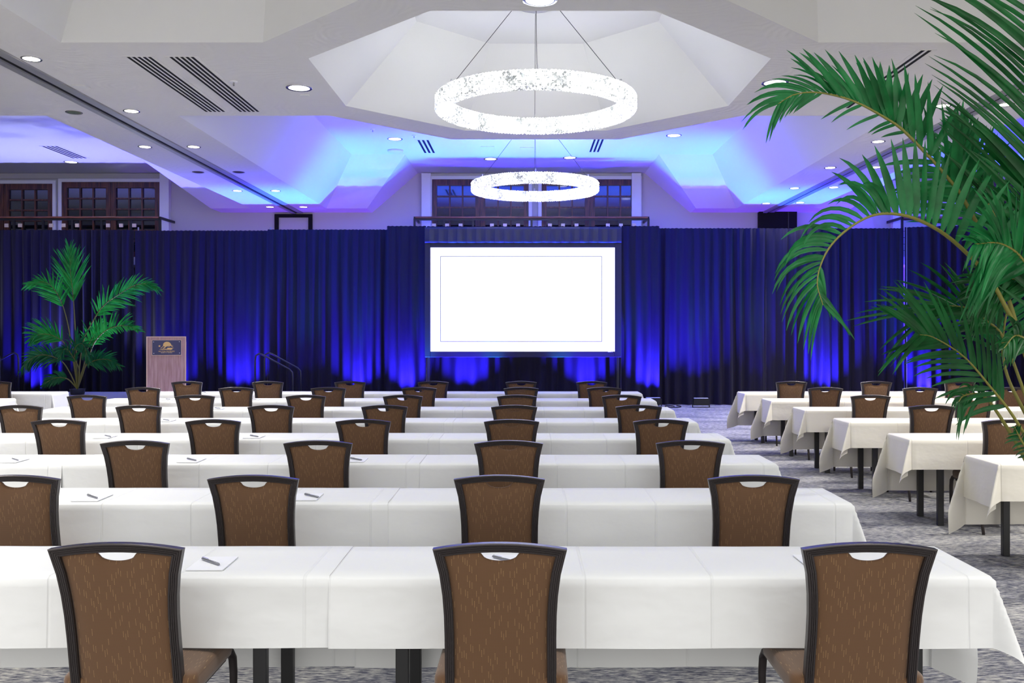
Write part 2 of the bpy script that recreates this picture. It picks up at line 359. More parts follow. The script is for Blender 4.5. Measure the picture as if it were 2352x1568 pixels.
# unseen lamps added in the coffer over the camera to brighten the near tables
for X, Y in ((-2.4, 3.2), (2.73, 3.2), (-0.7, 2.3), (0.95, 2.3), (-2.3, 6.6), (2.6, 6.6)):
    spot('downlight_beam', (X, Y, ZU-0.03), (X, Y, 0), 45, (0.97, 0.98, 1), math.radians(120), 0.9, 0.1)

# linear air diffusers
def diffuser(x0, x1, y0, y1, n_, z, label, slot='dark'):
    o = empty('air_diffuser', ((x0+x1)/2, (y0+y1)/2, z), label, 'air vent')
    wx = (x1-x0)/2; wy = (y1-y0)/2
    MB().box(-wx-0.03, wx+0.03, -wy-0.02, wy+0.02, -0.004, 0).build('frame', 'plaster' if z == ZS else 'smooth', o)
    for i in range(n_):
        c = -wx+(i+0.5)*2*wx/n_
        MB().box(c-wx/n_*0.5, c+wx/n_*0.5, -wy, wy, -0.007, -0.002).build('slot', slot, o)
diffuser(-4.20, -3.92, 9.62, 12.0, 5, ZS, 'five-slot black linear air vent on the left soffit, the left one of two')
diffuser(-3.75, -3.47, 9.62, 12.0, 5, ZS, 'five-slot black linear air vent on the left soffit, nearer the dome')
diffuser(4.06, 4.2, 9.4, 11.8, 2, ZS, 'two-slot linear air vent on the right soffit behind the arching palm frond')
diffuser(-2.17, -1.9, 18.3, 19.6, 3, ZU, 'three-slot vent in the blue coffer left of the chandelier wires')
diffuser(1.36, 1.6, 18.2, 19.5, 3, ZU, 'three-slot vent in the blue coffer right of the chandelier wires')
diffuser(-10.0, -9.65, 18.9, 20.2, 4, ZU, 'slotted vent in the pale blue coffer at far left')
for px, py, z, lb in ((537, 187, ZS, 'small white sprinkler rosette on the soffit beside the long vents'), (856, 297, ZU, 'small sprinkler head in the purple part of the coffer, left'), (951, 311, ZU, 'small sprinkler head in the coffer right of the purple downlight')):
    Y = (z-H)*F/(CY-py); X = (px-CX)*Y/F
    o = empty('sprinkler', (X, Y, z), lb, 'sprinkler', 'ceiling sprinklers')
    MB().lathe([(0.001, -0.012), (0.04, -0.01), (0.045, 0)], k=20).build('rosette', 'white_paint', o)
    MB().tube([(0, 0, 0), (0, 0, -0.05)], 0.01).build('head', 'chrome', o)
for px, py, z, sx, sy, lb in ((186, 198, ZS, 0.16, 0.14, 'small flush access plate on the left soffit'), (1120, 339, ZU, 0.28, 0.3, 'flush access panel in the cyan ceiling, left one'), (1210, 341, ZU, 0.28, 0.3, 'flush access panel in the cyan ceiling, right one'), (700, 218, ZS, 0.11, 0.05, 'tiny sensor plate with red light beside the large left downlight')):
    Y = (z-H)*F/(CY-py); X = (px-CX)*Y/F
    tag(MB().box(-sx/2, sx/2, -sy/2, sy/2, -0.012, 0).build('ceiling_plate', 'smooth', loc=(X, Y, z), bevel=0.003), lb, 'ceiling plate', 'ceiling plates')
Y = (ZU-H)*F/(CY-345); X = (908-CX)*Y/F
tag(MB().lathe([(0.001, -0.05), (0.15, -0.05), (0.17, -0.03), (0.17, 0)], k=28).build('ceiling_speaker', 'smooth', loc=(X, Y, ZU), smooth=True), 'round flush speaker below the left downlight in the coffer', 'speaker')

# ------------------------------------------------------------------ chandeliers
def make_chandelier():
    o = empty('ring_chandelier', (0, 0, 0), '', 'chandelier')
    R0, R1, hh = 1.005, 1.165, 0.085
    NSEG = 26; sub = 7
    for s in range(NSEG):
        mb = MB()
        a0 = 2*PI*s/NSEG; a1 = 2*PI*(s+0.95)/NSEG
        # closed section loop with three facets on every side, each cell a small pyramid
        loop = []
        for i in range(4): loop.append((R1, -hh+2*hh*i/4))
        for i in range(4): loop.append((R1-(R1-R0)*i/4, hh))
        for i in range(4): loop.append((R0, hh-2*hh*i/4))
        for i in range(4): loop.append((R0+(R1-R0)*i/4, -hh))
        m_ = len(loop)
        for i in range(sub):
            b0 = a0+(a1-a0)*i/sub; b1 = a0+(a1-a0)*(i+1)/sub
            for j in range(m_):
                p, q = loop[j], loop[(j+1) % m_]
                pm = Vector(((p[0]+q[0])/2, (p[1]+q[1])/2)); cvec = Vector((pm.x-(R0+R1)/2, pm.y)); 
                nrm = Vector((q[1]-p[1], -(q[0]-p[0]))).normalized()
                if nrm.dot(cvec) < 0: nrm = -nrm
                ap = pm+nrm*0.014; bm_ = (b0+b1)/2
                cyl = lambda r, a, z: (r*math.cos(a), r*math.sin(a), z)
                mb.add([cyl(p[0], b0, p[1]), cyl(p[0], b1, p[1]), cyl(q[0], b1, q[1]), cyl(q[0], b0, q[1]), cyl(ap.x, bm_, ap.y)], [(0, 1, 4), (1, 2, 4), (2, 3, 4), (3, 0, 4)])
        mb.build('crystal_block', 'crystal', o)
    hz = ZU-4.29
    for a in (PI/2, PI/2+2*PI/3, PI/2+4*PI/3, -PI/2):
        ca, sa = math.cos(a), math.sin(a)
        MB().tube([(0.24*ca, 0.24*sa, hz-0.04), (1.085*ca, 1.085*sa, hh)], 0.0035, 6).build('suspension_wire', 'railmetal', o)
        MB().tube([(1.085*ca, 1.085*sa, hh), (1.085*ca, 1.085*sa, hh+0.07)], 0.012, 8).build('wire_clamp', 'silver', o)
    for i in range(8):
        a = 2*PI*(i+0.5)/8
        pd = bpy.data.lights.new('ring_lamp', 'POINT'); pd.energy = 3.2; pd.color = (0.97, 0.985, 1); pd.shadow_soft_size = 0.03
        po = bpy.data.objects.new('ring_lamp', pd); C.objects.link(po); po.location = (1.085*math.cos(a), 1.085*math.sin(a), hh+0.05 if i % 2 else -hh-0.05); po.parent = o
    MB().lathe([(0.001, hz-0.06), (0.2, hz-0.05), (0.27, hz-0.015), (0.28, hz)], k=40).build('canopy', 'silver', o, smooth=True)
    return o
ch = make_chandelier()
place(ch, False, (0.13, 10.7, 4.29)); tag(ch, 'large round crystal ring chandelier hanging in the near ceiling dome', 'chandelier', 'crystal ring chandeliers')
c2 = place(ch, True, (0.19, 16.8, 4.29)); tag(c2, 'smaller-looking crystal ring chandelier in front of the far window', 'chandelier', 'crystal ring chandeliers')

# ------------------------------------------------------------------ windows, balcony, wall details
wi = 0
def window(x0, x1, z0, z1, leaves):
    global wi
    wi += 1
    o = bpy.data.objects.new('window_%d' % wi, None); C.objects.link(o); o.location = ((x0+x1)/2, WALL, z0); tag(o, kind='structure')
    wx = (x1-x0)/2; hh = z1-z0
    MB().box(-wx+0.02, wx-0.02, -0.03, -0.015, 0.02, hh-0.02).build('glass', 'glass', o)
    # white outer casing
    fr = MB().box(-wx-0.05, -wx+0.03, -0.10, 0, 0, hh+0.08).box(wx-0.03, wx+0.05, -0.10, 0, 0, hh+0.08).box(-wx+0.03, wx-0.03, -0.10, 0, hh-0.0, hh+0.08)
    fr.build('window_casing', 'white_paint', o)
    lw = (2*wx-0.06)/leaves
    for k in range(leaves):
        a = -wx+0.03+k*lw; b_ = a+lw; mb = MB()
        st = 0.12
        mb.box(a+0.004, a+st, -0.08, -0.03, 0, hh-0.003).box(b_-st, b_-0.004, -0.08, -0.03, 0, hh-0.003).box(a+st, b_-st, -0.08, -0.03, hh-0.14, hh-0.003).box(a+st, b_-st, -0.08, -0.03, 0, 0.2)
        pw = (b_-a-2*st)/3
        for i in (1, 2): mb.box(a+st+pw*i-0.018, a+st+pw*i+0.018, -0.07, -0.03, 0.2, hh-0.14)
        rows = 6; ph = (hh-0.34)/rows
        for i in range(1, rows): mb.box(a+st, b_-st, -0.069, -0.031, 0.2+ph*i-0.018, 0.2+ph*i+0.018)
        mb.build('window_sash', 'wood', o)
    return o
def xw(px): return (px-CX)*WALL/F
def zw(py, Y=WALL): return H-(py-CY)*Y/F
WZ0 = 3.38
window(xw(990), xw(1217), WZ0, zw(413), 2); window(xw(1241), xw(1468), WZ0, zw(413), 2)
window(xw(143), xw(373), WZ0, zw(419), 2); window(xw(-102), xw(128), WZ0, zw(423), 2)
window(xw(2262), xw(2492), WZ0, zw(419), 2)
tn = 0
for cxs in SECT[:]:
    for sx in (-1, 1):
        tn += 1
        X = cxs+sx*2.53
        struct(MB().box(X-0.11, X+0.11, WALL-0.16, WALL, 3.38, ZU-0.02), 'trim_%d' % tn, 'white_paint')
# header boards above the windows
for cxs in SECT:
    tn += 1
    struct(MB().box(cxs-2.42, cxs+2.42, WALL-0.05, WALL, ZU-0.13, ZU-0.01), 'trim_%d' % tn, 'wall')
# balconies
for k, cxs in enumerate(SECT):
    X0, X1 = cxs-2.74, cxs+2.74; YB = 21.25
    tn += 1; struct(MB().box(X0, X1, YB-0.05, WALL-0.001, 3.2, 3.38), 'trim_%d' % tn, 'white_paint')
    side = ['at far left', 'behind the chandelier', 'at far right behind the palm'][k]
    o = empty('balcony_railing', (cxs, YB, 3.38), 'black balcony railing with wooden cap %s' % side, 'railing', 'balcony railings')
    zt = zw(497, YB)-3.38
    MB().box(-2.70, 2.70, -0.03, 0.06, zt-0.045, zt).build('handrail_cap', 'rail_wood', o, bevel=0.01)
    MB().box(-2.70, 2.70, -0.01, 0.03, zt-0.09, zt-0.045).build('top_rail', 'blackmetal', o)
    for sx in (-1, 1):
        MB().box(sx*2.72-0.02, sx*2.72+0.02, 0, WALL-YB-0.02, zt-0.06, zt-0.002).build('side_rail', 'blackmetal', o)
    for i in range(9):
        a = -2.72+i*0.68
        MB().box(a-0.025, a+0.025, 0, 0.04, 0, zt-0.045).build('post', 'blackmetal', o)
    for i in range(4):
        MB().box(-2.7, 2.7, 0.012, 0.022, 0.15+i*0.15, 0.16+i*0.15).build('infill_rail', 'blackmetal', o)
    if k == 1: xs_ = [997, 1027, 1058, 1130, 1160, 1190, 1263, 1293, 1324, 1396, 1426, 1456]
    elif k == 0: xs_ = [16, 47, 118, 147, 178, 249, 279, 309]
    else: xs_ = [2200, 2230, 2262]
    for px in xs_:
        X = (px-CX)*YB/F-cxs
        zc = zw(517, YB)-3.38
        MB().box(X-0.045, X+0.045, -0.03, 0.0, zc-0.05, zc+0.035).build('square_ornament', 'tan', o, bevel=0.004)
# black frame on the wall where the left track ends, solid black box standing in for the dark niche on the right
x0, x1 = xw(632), xw(718); zt = zw(492)
fr = MB().box(x0, x0+0.09, WALL-0.06, WALL, 3.3, zt).box(x1-0.09, x1, WALL-0.06, WALL, 3.3, zt).box(x0+0.09, x1-0.09, WALL-0.06, WALL, zt-0.08, zt)
tag(fr.build('wall_frame', 'dark'), 'black open rectangular frame on the wall above the left drapes', 'frame')
x0, x1 = xw(1740), xw(1826)
o = empty('dark_niche_panel', ((x0+x1)/2, WALL, 3.3), 'solid black box for the dark wall niche above the right drapes', 'box')
hw = (x1-x0)/2
MB().box(-hw, hw, -0.18, 0, 0, zw(484)-3.3).build('body', 'dark', o, bevel=0.01)
MB().box(hw*0.5, hw*0.56, -0.19, -0.18, 0.0, zw(484)-3.35).build('seam', 'blackmetal', o)

# ------------------------------------------------------------------ drapes
def drape_mesh(xa, ya, xb, yb, z0, z1, seed, depth=0.075, wave=0.23, dz=0.13, flare=1.0):
    L = math.hypot(xb-xa, yb-ya); n_ = max(12, int(L/0.018)); tx, ty = (xb-xa)/L, (yb-ya)/L; nx, ny = ty, -tx
    rnd = random.Random(seed); ph = rnd.random()*10
    cols = []
    # irregular pleat phase
    acc = 0; phs = []
    for i in range(n_+1):
        s = L*i/n_
        acc = s/wave*2*PI+2.2*noise.noise(Vector((s*1.3, seed*3.7, 0)))*1.6
        phs.append(acc)
    rows_ = []
    nr = 22
    for r in range(nr+1):
        t = r/nr; z = z0+(z1-z0)*t
        row = []
        for i in range(n_+1):
            s = L*i/n_
            amp = depth*(1.0-0.55*t)*(0.55+0.9*abs(noise.noise(Vector((s*0.9, seed, 2)))))
            d = amp*math.sin(phs[i]+0.8*noise.noise(Vector((s*0.7, t*1.5, seed))))
            d += 0.5*depth*flare*(1-t)*math.sin(phs[i]*0.31+seed)
            d += 0.010*t**6*math.sin(phs[i]*2.6)
            if t > 0.975: d *= 0.5
            d -= 0.06*(1-t)**8*0
            row.append((xa+tx*s+nx*d, ya+ty*s+ny*d, z+0.004*math.sin(phs[i]*2.6)*(1 if r == nr else 0)))
        rows_.append(row)
    return MB().grid(rows_)
def drape(xa, ya, xb, yb, z1, seed, label, z0=0.01, **k):
    o = drape_mesh(xa, ya, xb, yb, z0, z1, seed, **k).build('drape', 'drape', smooth=True, recalc=False)
    return tag(o, label, 'curtain', 'dark drapes along the far wall')
DY = 20.62
def xd(px, Y=DY): return (px-CX)*Y/F
drape(-14.8, DY, xd(310)-0.02, DY, 3.94, 1, 'dark drape panel at far left behind the small palm')
drape(xd(310), DY+0.03, xd(615), DY+0.03, 3.93, 2, 'dark drape panel behind the lectern')
drape(xd(615), DY, xd(895), DY, 3.95, 3, 'blue-lit drape panel left of the screen surround, behind the black step rails')
drape(xd(888, 20.3), 20.36, xd(978, 20.3), 20.36, 4.0, 4, 'narrow drape panel touching the left side of the screen', wave=0.26)
drape(xd(978, 20.3)+0.01, 20.42, xd(1428, 20.3)-0.01, 20.42, 4.0, 5, 'short lit drape visible below the screen', wave=0.3)
drape(xd(1428, 20.3), 20.36, xd(1515, 20.3), 20.36, 4.0, 6, 'narrow drape panel touching the right side of the screen', wave=0.26)
drape(xd(1505), DY, xd(1760), DY, 3.98, 7, 'strongly pleated blue drape right of the screen above the floor uplight', depth=0.08)
drape(xd(1760), DY+0.03, xd(2075), DY, 3.98, 8, 'dark blue drape panel under the dark wall niche')
drape(xd(2078), DY, 13.4, 19.0, 4.0, 9, 'dark blue drape panel at far right behind the large palm')
# pipe uprights and top pipes
for k, (px, lb) in enumerate(((617, 'thin silver drape upright left of the screen'), (2077, 'thin silver drape upright at right behind the palm'), (311, 'thin silver drape upright right of the small palm'))):
    o = empty('drape_upright', (xd(px), DY-0.13 if k == 1 else DY+0.16, 0), lb, 'pole', 'drape uprights')
    MB().tube([(0, 0, 0), (0, 0, 4.02)], 0.007 if k == 1 else 0.018).build('pole', 'track', o)
    MB().box(-0.1, 0.1, -0.05, 0.05, 0, 0.012).build('base_plate', 'blackmetal', o)

# ------------------------------------------------------------------ projection screen
SY = 20.16
sc = empty('projection_screen', (xd(1200, SY), SY, 0), 'large blank white projection screen with black surround and pleated valance', 'projection screen')
sx0 = sc.location.x
def sxx(px): return xd(px, SY)-sx0
def sz(py): return zw(py, SY)
MB().box(sxx(989), sxx(1412), -0.02, 0, sz(807), sz(568.5)).build('screen_surface', 'screen', sc)
ln = MB(); a, b_, c, d = sxx(1012), sxx(1382), sz(784), sz(589); t = 0.006
ln.box(a, b_, -0.023, -0.021, d-t, d+t).box(a, b_, -0.023, -0.021, c-t, c+t).box(a-t, a+t, -0.023, -0.021, c, d).box(b_-t, b_+t, -0.023, -0.021, c, d)
ln.build('outline', 'screen_line', sc)
fr = MB(); A, B, Cc, D = sxx(976), sxx(1427), sz(820), sz(556)
fr.box(A, sxx(989), -0.03, 0.05, Cc, D).box(sxx(1412), B, -0.03, 0.05, Cc, D).box(sxx(989), sxx(1412), -0.03, 0.05, Cc, sz(807)).box(sxx(989), sxx(1412), -0.03, 0.05, sz(568.5), D)
fr.build('surround', 'screen_frame', sc, bevel=0.008)
MB().box(sxx(1396), sxx(1403), -0.032, -0.03, sz(808.5), sz(806.8)).box(sxx(1405), sxx(1406.5), -0.032, -0.03, sz(808.5), sz(806.8)).build('maker_mark', 'white_paint', sc)
va = MB(); rows_ = []
for r in range(7):
    t = r/6; row = []
    for i in range(361):
        s = i/360; x = A+(B-A)*s; pp = s*21
        fr_ = pp % 1.0
        d = 0.045*(1-abs(2*fr_-1)**0.5)*(1.3-t)+0.012*noise.noise(Vector((x*5, t*4, 1)))*(1-t)
        row.append((x, -0.05-d, D+0.01-0.03+(sz(520)-D)*t+0.006*noise.noise(Vector((x*3, 0, 4)))*(1-t)+(0.0)))
    rows_.append(row)
va.grid(rows_).build('valance', 'valance', sc, smooth=True, recalc=False, solid=0.004)
for sx in (sxx(984), sxx(1420)):
    MB().box(sx-0.03, sx+0.03, 0.05, 0.11, 0.0, Cc+0.3).build('stand_leg', 'blackmetal', sc)

# ------------------------------------------------------------------ uplights at the drapes
def make_uplight():
    o = empty('floor_uplight', (0, 0, 0), '', 'stage light')
    MB().box(-0.17, 0.17, -0.06, 0.06, 0.05, 0.20).build('housing', 'blackmetal', o, bevel=0.008)
    MB().box(-0.15, 0.15, -0.045, 0.045, 0.199, 0.204).build('lens', 'blue_lens', o)
    MB().box(-0.19, -0.175, -0.02, 0.02, 0.0, 0.16).box(0.175, 0.19, -0.02, 0.02, 0.0, 0.16).box(-0.175, 0.175, -0.02, 0.02, 0.0, 0.012).build('yoke', 'blackmetal', o)
    return o
M['blue_lens'] = emit('blue_lens', (0.0, 0.05, 1), 0.25)
up = make_uplight(); used = False
ups = [(75, 0.6), (395, 0.5), (548, 1.0), (820, 1.0), (930, 1.2), (1072, 1.3), (1350, 1.3), (1500, 1.6), (1610, 0.7), (1900, 1.2), (2125, 1.3), (2205, 1.3), (2285, 1.8)]
where = ['behind the small palm at far left', 'behind the lectern', 'right of the lectern', 'left of the screen behind the far tables', 'just left of the screen behind the far tables', 'below the left half of the screen', 'below the right half of the screen', 'against the drape right of the screen beside the table end', 'standing alone on the carpet in the right aisle', 'below the drape behind the palm tips', 'second of four at far right behind the tables', 'third of four at far right behind the tables', 'rightmost at far right behind the palm stems']
for (px, g_), wh in zip(ups, where):
    Yu = 20.05 if 888 < px < 1515 else 20.3
    X = xd(px, Yu)
    zf = 0.0
    if px in (1610,): Yu = 19.9; X = xd(px, Yu)
    o = place(up, used, (X, Yu, zf)); used = True
    tag(o, 'black floor uplight glowing blue, '+wh, 'stage light', 'blue floor uplights')
    # soft blue glow raking the drape
    spot('uplight_beam', (X, Yu, zf+0.22), (X, Yu+0.30, 3.0), GLOW_W*g_*1.2, (0.035, 0.02, 1), math.radians(112), 1.0, 0.05)
# ceiling wash from the same row of fixtures
wash = [(-6.1, 0.7), (-4.9, 1), (-3.7, 1.15), (-2.2, 1.15), (-0.7, 1.15), (0.8, 1.15), (2.4, 1.15), (3.9, 1.15), (5.2, 1), (6.6, .9), (8.2, 1.1), (9.8, 1.1), (11.4, 1.1)]
for X, g_ in wash:
    Yw = 20.02 if -3.2 < X < 3.1 else 20.3
    spot('uplight_wash', (X, Yw, 0.45 if X < -5.8 else 0.24), (X, Yw-0.75, ZU), WASH_W*1.5*g_, (0.0, 0.55, 1), math.radians(52), 0.8, 0.06)
    spot('uplight_wash', (X, Yw, 0.45 if X < -5.8 else 0.24), (X, Yw-1.6, ZU), WASH_W*g_*0.9, (0.04, 0.0, 1), math.radians(105), 1.0, 0.06)
for X in (-12.5, -10.5, -8.5):
    spot('uplight_wash', (X, 20.3, 0.6), (X, 18.3, ZU), 150, (0.6, 0.66, 1), math.radians(110), 1.0, 0.06)
for X in (-6.6, -4.6, -2.6, 2.9, 4.9, 7.2, 9.2, 11.2):     # fixtures on the floor behind the drapes, lighting the wall above them
    spot('uplight_wash', (X, 21.15, 0.3), (X, 22.0, 4.6), 120, (0.20, 0.05, 1), math.radians(80), 1.0, 0.06)
for X in (-1.3, 0.2, 1.7):
    spot('uplight_wash', (X, 20.9, 0.3), (X, 21.15, 4.6), 120, (0.04, 0.02, 1), math.radians(70), 1.0, 0.06)
o = tag(MB().tube([P(1535+14*math.cos(a*0.5)+a*1.2, 932, 20.0)-Vector((0, -0.25*math.sin(a*0.5), P(1535, 932, 20.0).z-0.012)) for a in range(16)], 0.009, 6).build('power_cable', 'dark', smooth=True), 'black coiled cable on the carpet beside the drape', 'cable')

# ------------------------------------------------------------------ stage, steps rails, lectern
stg = empty('stage_platform', (0, 0, 0), 'low stage platform with pale edge under the lectern and small palm', 'stage')
MB().box(-10.9, -5.75, 17.5, 19.9, 0.29, 0.34).build('deck', 'stage', stg, bevel=0.006)
MB().box(-10.86, -5.79, 17.56, 19.86, 0.0, 0.29).build('skirt', 'drape', stg)
def rail(x0, dirx, label):
    o = empty('stage_step_rails', (x0, 19.5, 0), label, 'handrail', 'black stage step rails')
    for k, dy in enumerate((0, 0.0)):
        dx = k*0.13*1.0
        y = -0.35 if k == 0 else 0.35
        pts = [(0, y, 0.0), (0, y, 1.05), (0.02*dirx, y, 1.15), (0.09*dirx, y, 1.19), (0.17*dirx, y, 1.16), (0.72*dirx, y, 0.86), (0.78*dirx, y, 0.80), (0.79*dirx, y, 0.70), (0.79*dirx, y, 0.0)]
        MB().tube(pts, 0.018, 8).build('handrail', 'railmetal', o, smooth=True)
    for i, (zz, xx) in enumerate(((0.19, 0.28), (0.1, 0.56))):
        MB().box(min(xx*dirx-0.14, xx*dirx+0.14), max(xx*dirx-0.14, xx*dirx+0.14), -0.33, 0.33, 0, zz).build('step', 'blackmetal', o)
rail((597-CX)*19.5/F-0.0, 1, 'black tubular step rails at the right end of the stage')
rail((70-CX)*19.5/F-0.45, -1, 'black tubular step rails behind the small palm at far left')
LY = 18.2
lx = (382-CX)*LY/F
le = empty('lectern', (lx, LY, 0.34), 'pinkish-brown wooden lectern with navy plaque standing on the stage', 'lectern', rz=0.33)
lw = 0.365; lt = zw(773, LY)-0.34
lb = MB(); b0 = 0.04
lb.add([(-lw+0.01, 0, 0), (lw-0.01, 0, 0), (lw-0.01, 0.5, 0), (-lw+0.01, 0.5, 0), (-lw, 0, lt), (lw, 0, lt), (lw, 0.42, lt-0.12), (-lw, 0.42, lt-0.12)],
       [(0, 3, 2, 1), (4, 5, 6, 7), (0, 1, 5, 4), (1, 2, 6, 5), (2, 3, 7, 6), (3, 0, 4, 7)])
lb.build('body', 'lectern', le, bevel=0.01)
MB().box(-lw-0.004, -lw+0.014, -0.006, 0.02, 0.02, lt+0.004).box(lw-0.014, lw+0.004, -0.006, 0.02, 0.02, lt+0.004).box(-lw+0.014, lw-0.014, -0.006, 0.02, lt-0.012, lt+0.004).build('edge_trim', 'pale_gold', le)
def lz(py): return zw(py, LY)-0.34
def lxx(px): return (px-CX)*LY/F-lx
pl = MB().box(lxx(352), lxx(414), -0.016, -0.004, lz(815), lz(781)).build('plaque', 'plaque', le)
t = 0.008; a, b_, c, d = lxx(352), lxx(414), lz(815), lz(781)
MB().box(a-t, b_+t, -0.019, -0.004, d, d+t).box(a-t, b_+t, -0.019, -0.004, c-t, c).box(a-t, a, -0.019, -0.004, c, d).box(b_, b_+t, -0.019, -0.004, c, d).build('plaque_border', 'pale_gold', pl)
sc_ = MB()
for px, py in ((355, 785), (410, 784.5), (355.5, 811), (410.5, 810.5)):
    sc_.lathe([(0.001, 0), (0.009, 0), (0.009, 0.004)], k=10)
    vs_ = sc_.v[-30:]; sc_.v[-30:] = [(lxx(px)+v[0], -0.017-v[2], lz(py)+v[1]) for v in vs_]
sc_.build('plaque_screw', 'white_paint', pl)
# emblem: sun dome over mountain strokes
em = MB()
def zq(zx, zy): return (lxx(300+zx*180/1568), lz(740+zy*180/1568))
def poly(pts):
    q = [(*zq(*p), ) for p in pts]; n0 = len(q)
    em.add([(x_, -0.018, z_) for x_, z_ in q], [tuple(range(n0))])
poly([(652, 470), (660, 425), (685, 398), (720, 388), (760, 392), (790, 415), (806, 445), (790, 440), (765, 460), (735, 482), (700, 487), (672, 480)])
poly([(605, 520), (650, 478), (672, 470), (640, 500), (618, 521)]); poly([(650, 522), (695, 480), (718, 472), (700, 500), (672, 522)])
poly([(745, 482), (790, 438), (850, 474), (800, 455), (772, 485)]); poly([(790, 448), (848, 498), (835, 495), (780, 465)])
poly([(575, 545), (640, 530), (730, 530), (735, 510), (780, 508), (862, 514), (825, 522), (828, 540), (800, 550), (680, 545)])
poly([(588+22*math.cos(i*PI/5)*(1 if i % 2 else 0.6), 474+22*math.sin(i*PI/5)*(1 if i % 2 else 0.6)) for i in range(10)])
em.build('emblem', 'gold', pl, recalc=False)
def text(body, w_, x_, z_, y_, m_, parent, size=0.05, name='lettering'):
    cu = bpy.data.curves.new(name, 'FONT'); cu.body = body; cu.size = size; cu.align_x = 'CENTER'; cu.extrude = 0.0008; cu.offset = 0.0004
    ob = bpy.data.objects.new(name, cu); C.objects.link(ob); bpy.context.view_layer.update()
    me = bpy.data.meshes.new_from_object(ob.evaluated_get(bpy.context.evaluated_depsgraph_get())); bpy.data.objects.remove(ob)
    xs = [v.co.x for v in me.vertices]; s = w_/(max(xs)-min(xs))
    for v in me.vertices: v.co = Vector((v.co.x*s, v.co.z, v.co.y*s))
    me.transform(Matrix.Translation((x_, y_, z_)))
    me.materials.clear(); me.materials.append(M[m_]); o = bpy.data.objects.new(name, me); C.objects.link(o); o.parent = parent; return o
qa = zq(720, 592); text('HILTON PHOENIX', 0.30, qa[0], qa[1], -0.018, 'gold', pl, 0.05)
qa = zq(722, 614); text('RESORT AT THE PEAK', 0.21, qa[0], qa[1], -0.018, 'pale_gold', pl, 0.04)

# ------------------------------------------------------------------ tables
ROWS = [3.84+1.44*i for i in range(8)]       # far edge of every table row
TD = 0.46; TL = 2.44; TH = 0.733
def make_table():
    o = empty('folding_table', (0, 0, 0), '', 'table')
    MB().box(0.005, TL-0.005, -TD+0.005, -0.005, TH-0.03, TH-0.006).build('tabletop', 'table_top', o)
    for x in (0.265, TL-0.265):
        for y in (-TD+0.035, -0.035):
            MB().box(x-0.025, x+0.025, y-0.02, y+0.02, 0, TH-0.03).build('leg', 'table_leg', o, bevel=0.004)
        MB().box(x-0.012, x+0.012, -TD+0.055, -0.055, TH-0.12, TH-0.09).build('leg_brace', 'table_leg', o)
    return o
def cloth(L, eL, eR, f=0.262, bk=0.50, seed=0, fl=1.0, mt='cloth'):
    us = []; vs2 = []
    def rng(a, b_, st):
        n_ = max(1, round((b_-a)/st)); return [a+(b_-a)*i/n_ for i in range(n_)]
    if eL: us += rng(-eL, -0.02, 0.022)+rng(-0.02, 0.0, 0.01)
    us += rng(0, L, 0.05)
    if eR: us += rng(L, L+0.02, 0.01)+rng(L+0.02, L+eR, 0.022)+[L+eR]
    else: us += [L]
    vs2 = rng(-f, -0.02, 0.024)+rng(-0.02, 0, 0.01)+rng(0, TD, 0.09)+rng(TD, TD+0.02, 0.01)+rng(TD+0.02, TD+bk, 0.04)+[TD+bk]
    rows_ = []
    for v in vs2:
        row = []
        for u in us:
            ox = -u if u < 0 else (u-L if u > L else 0); oy = -v if v < 0 else (v-TD if v > TD else 0)
            dx = -1 if u < 0 else 1; dy = -1 if v < 0 else 1
            bx = min(max(u, 0), L); by = min(max(v, 0), TD)
            if ox > 0 and not ((u < 0 and eL) or (u > L and eR)): ox = 0
            r = math.hypot(ox, oy)
            if r < 1e-6:
                z = 0.0012*noise.noise(Vector((u*5+seed, v*5, 0))); row.append((bx, by-TD, TH+z)); continue
            th = math.atan2(oy, ox)
            # rounded bend over the table edge
            R = 0.012
            out = R*min(1, r/0.02)+0.035*r
            nz = noise.noise(Vector((u*2.3+seed*1.7, v*1.2+seed, 0)))
            rip = (0.014*nz+0.007*math.sin(u*7+seed*2.1+v*3))*min(1, r/0.25)
            if oy > 0 and ox == 0: out += rip+0.004
            c2 = math.sin(2*th) if (ox > 0 and oy > 0) else 0
            if ox > 0 and oy > 0:
                out += 0.0
            elif ox > 0:
                q = (v/TD)*2*PI*1.2
                out += (0.05*fl*math.sin(q+seed)*0.3+0.012)*min(1, r/0.2)*math.sin(PI*min(max(v/TD, 0), 1))
            out = max(out, 0.006)
            hx = dx*math.cos(th)*out if ox > 0 else 0.0; hy = dy*math.sin(th)*out if oy > 0 else 0.0
            if c2 > 0 and r > 0.02:          # the spare cloth of a corner hangs in one folded flap
                A = c2**1.8*r*fl
                if dy > 0: hx, hy = dx*(0.012+0.035*r)*math.cos(th)+dx*A*0.38, dy*(0.012+0.035*r)*math.sin(th)-A*0.42*math.sin(th)
                else: hx, hy = dx*(0.012+0.035*r)*math.cos(th)+dx*A*0.30, -(0.012+0.035*r)*math.sin(th)-A*0.22+0.06*r*math.sin(4*th)*c2
            hz = min(math.hypot(hx, hy), r*0.9)
            z = -math.sqrt(max(r*r-hz*hz, 0))
            if r < 0.02: z = -r*0.6
            row.append((bx+hx, by+hy-TD, TH+z))
        rows_.append(row)
    return MB().grid(rows_)
tb = make_table(); tused = False
BL = {'c': ('centre block', -5.6, 3), 'r': ('right block', 3.25, 2), 'l': ('far-left block', -9.4, 1)}
rown = ['nearest', 'second', 'third', 'fourth', 'fifth', 'sixth', 'seventh', 'farthest']
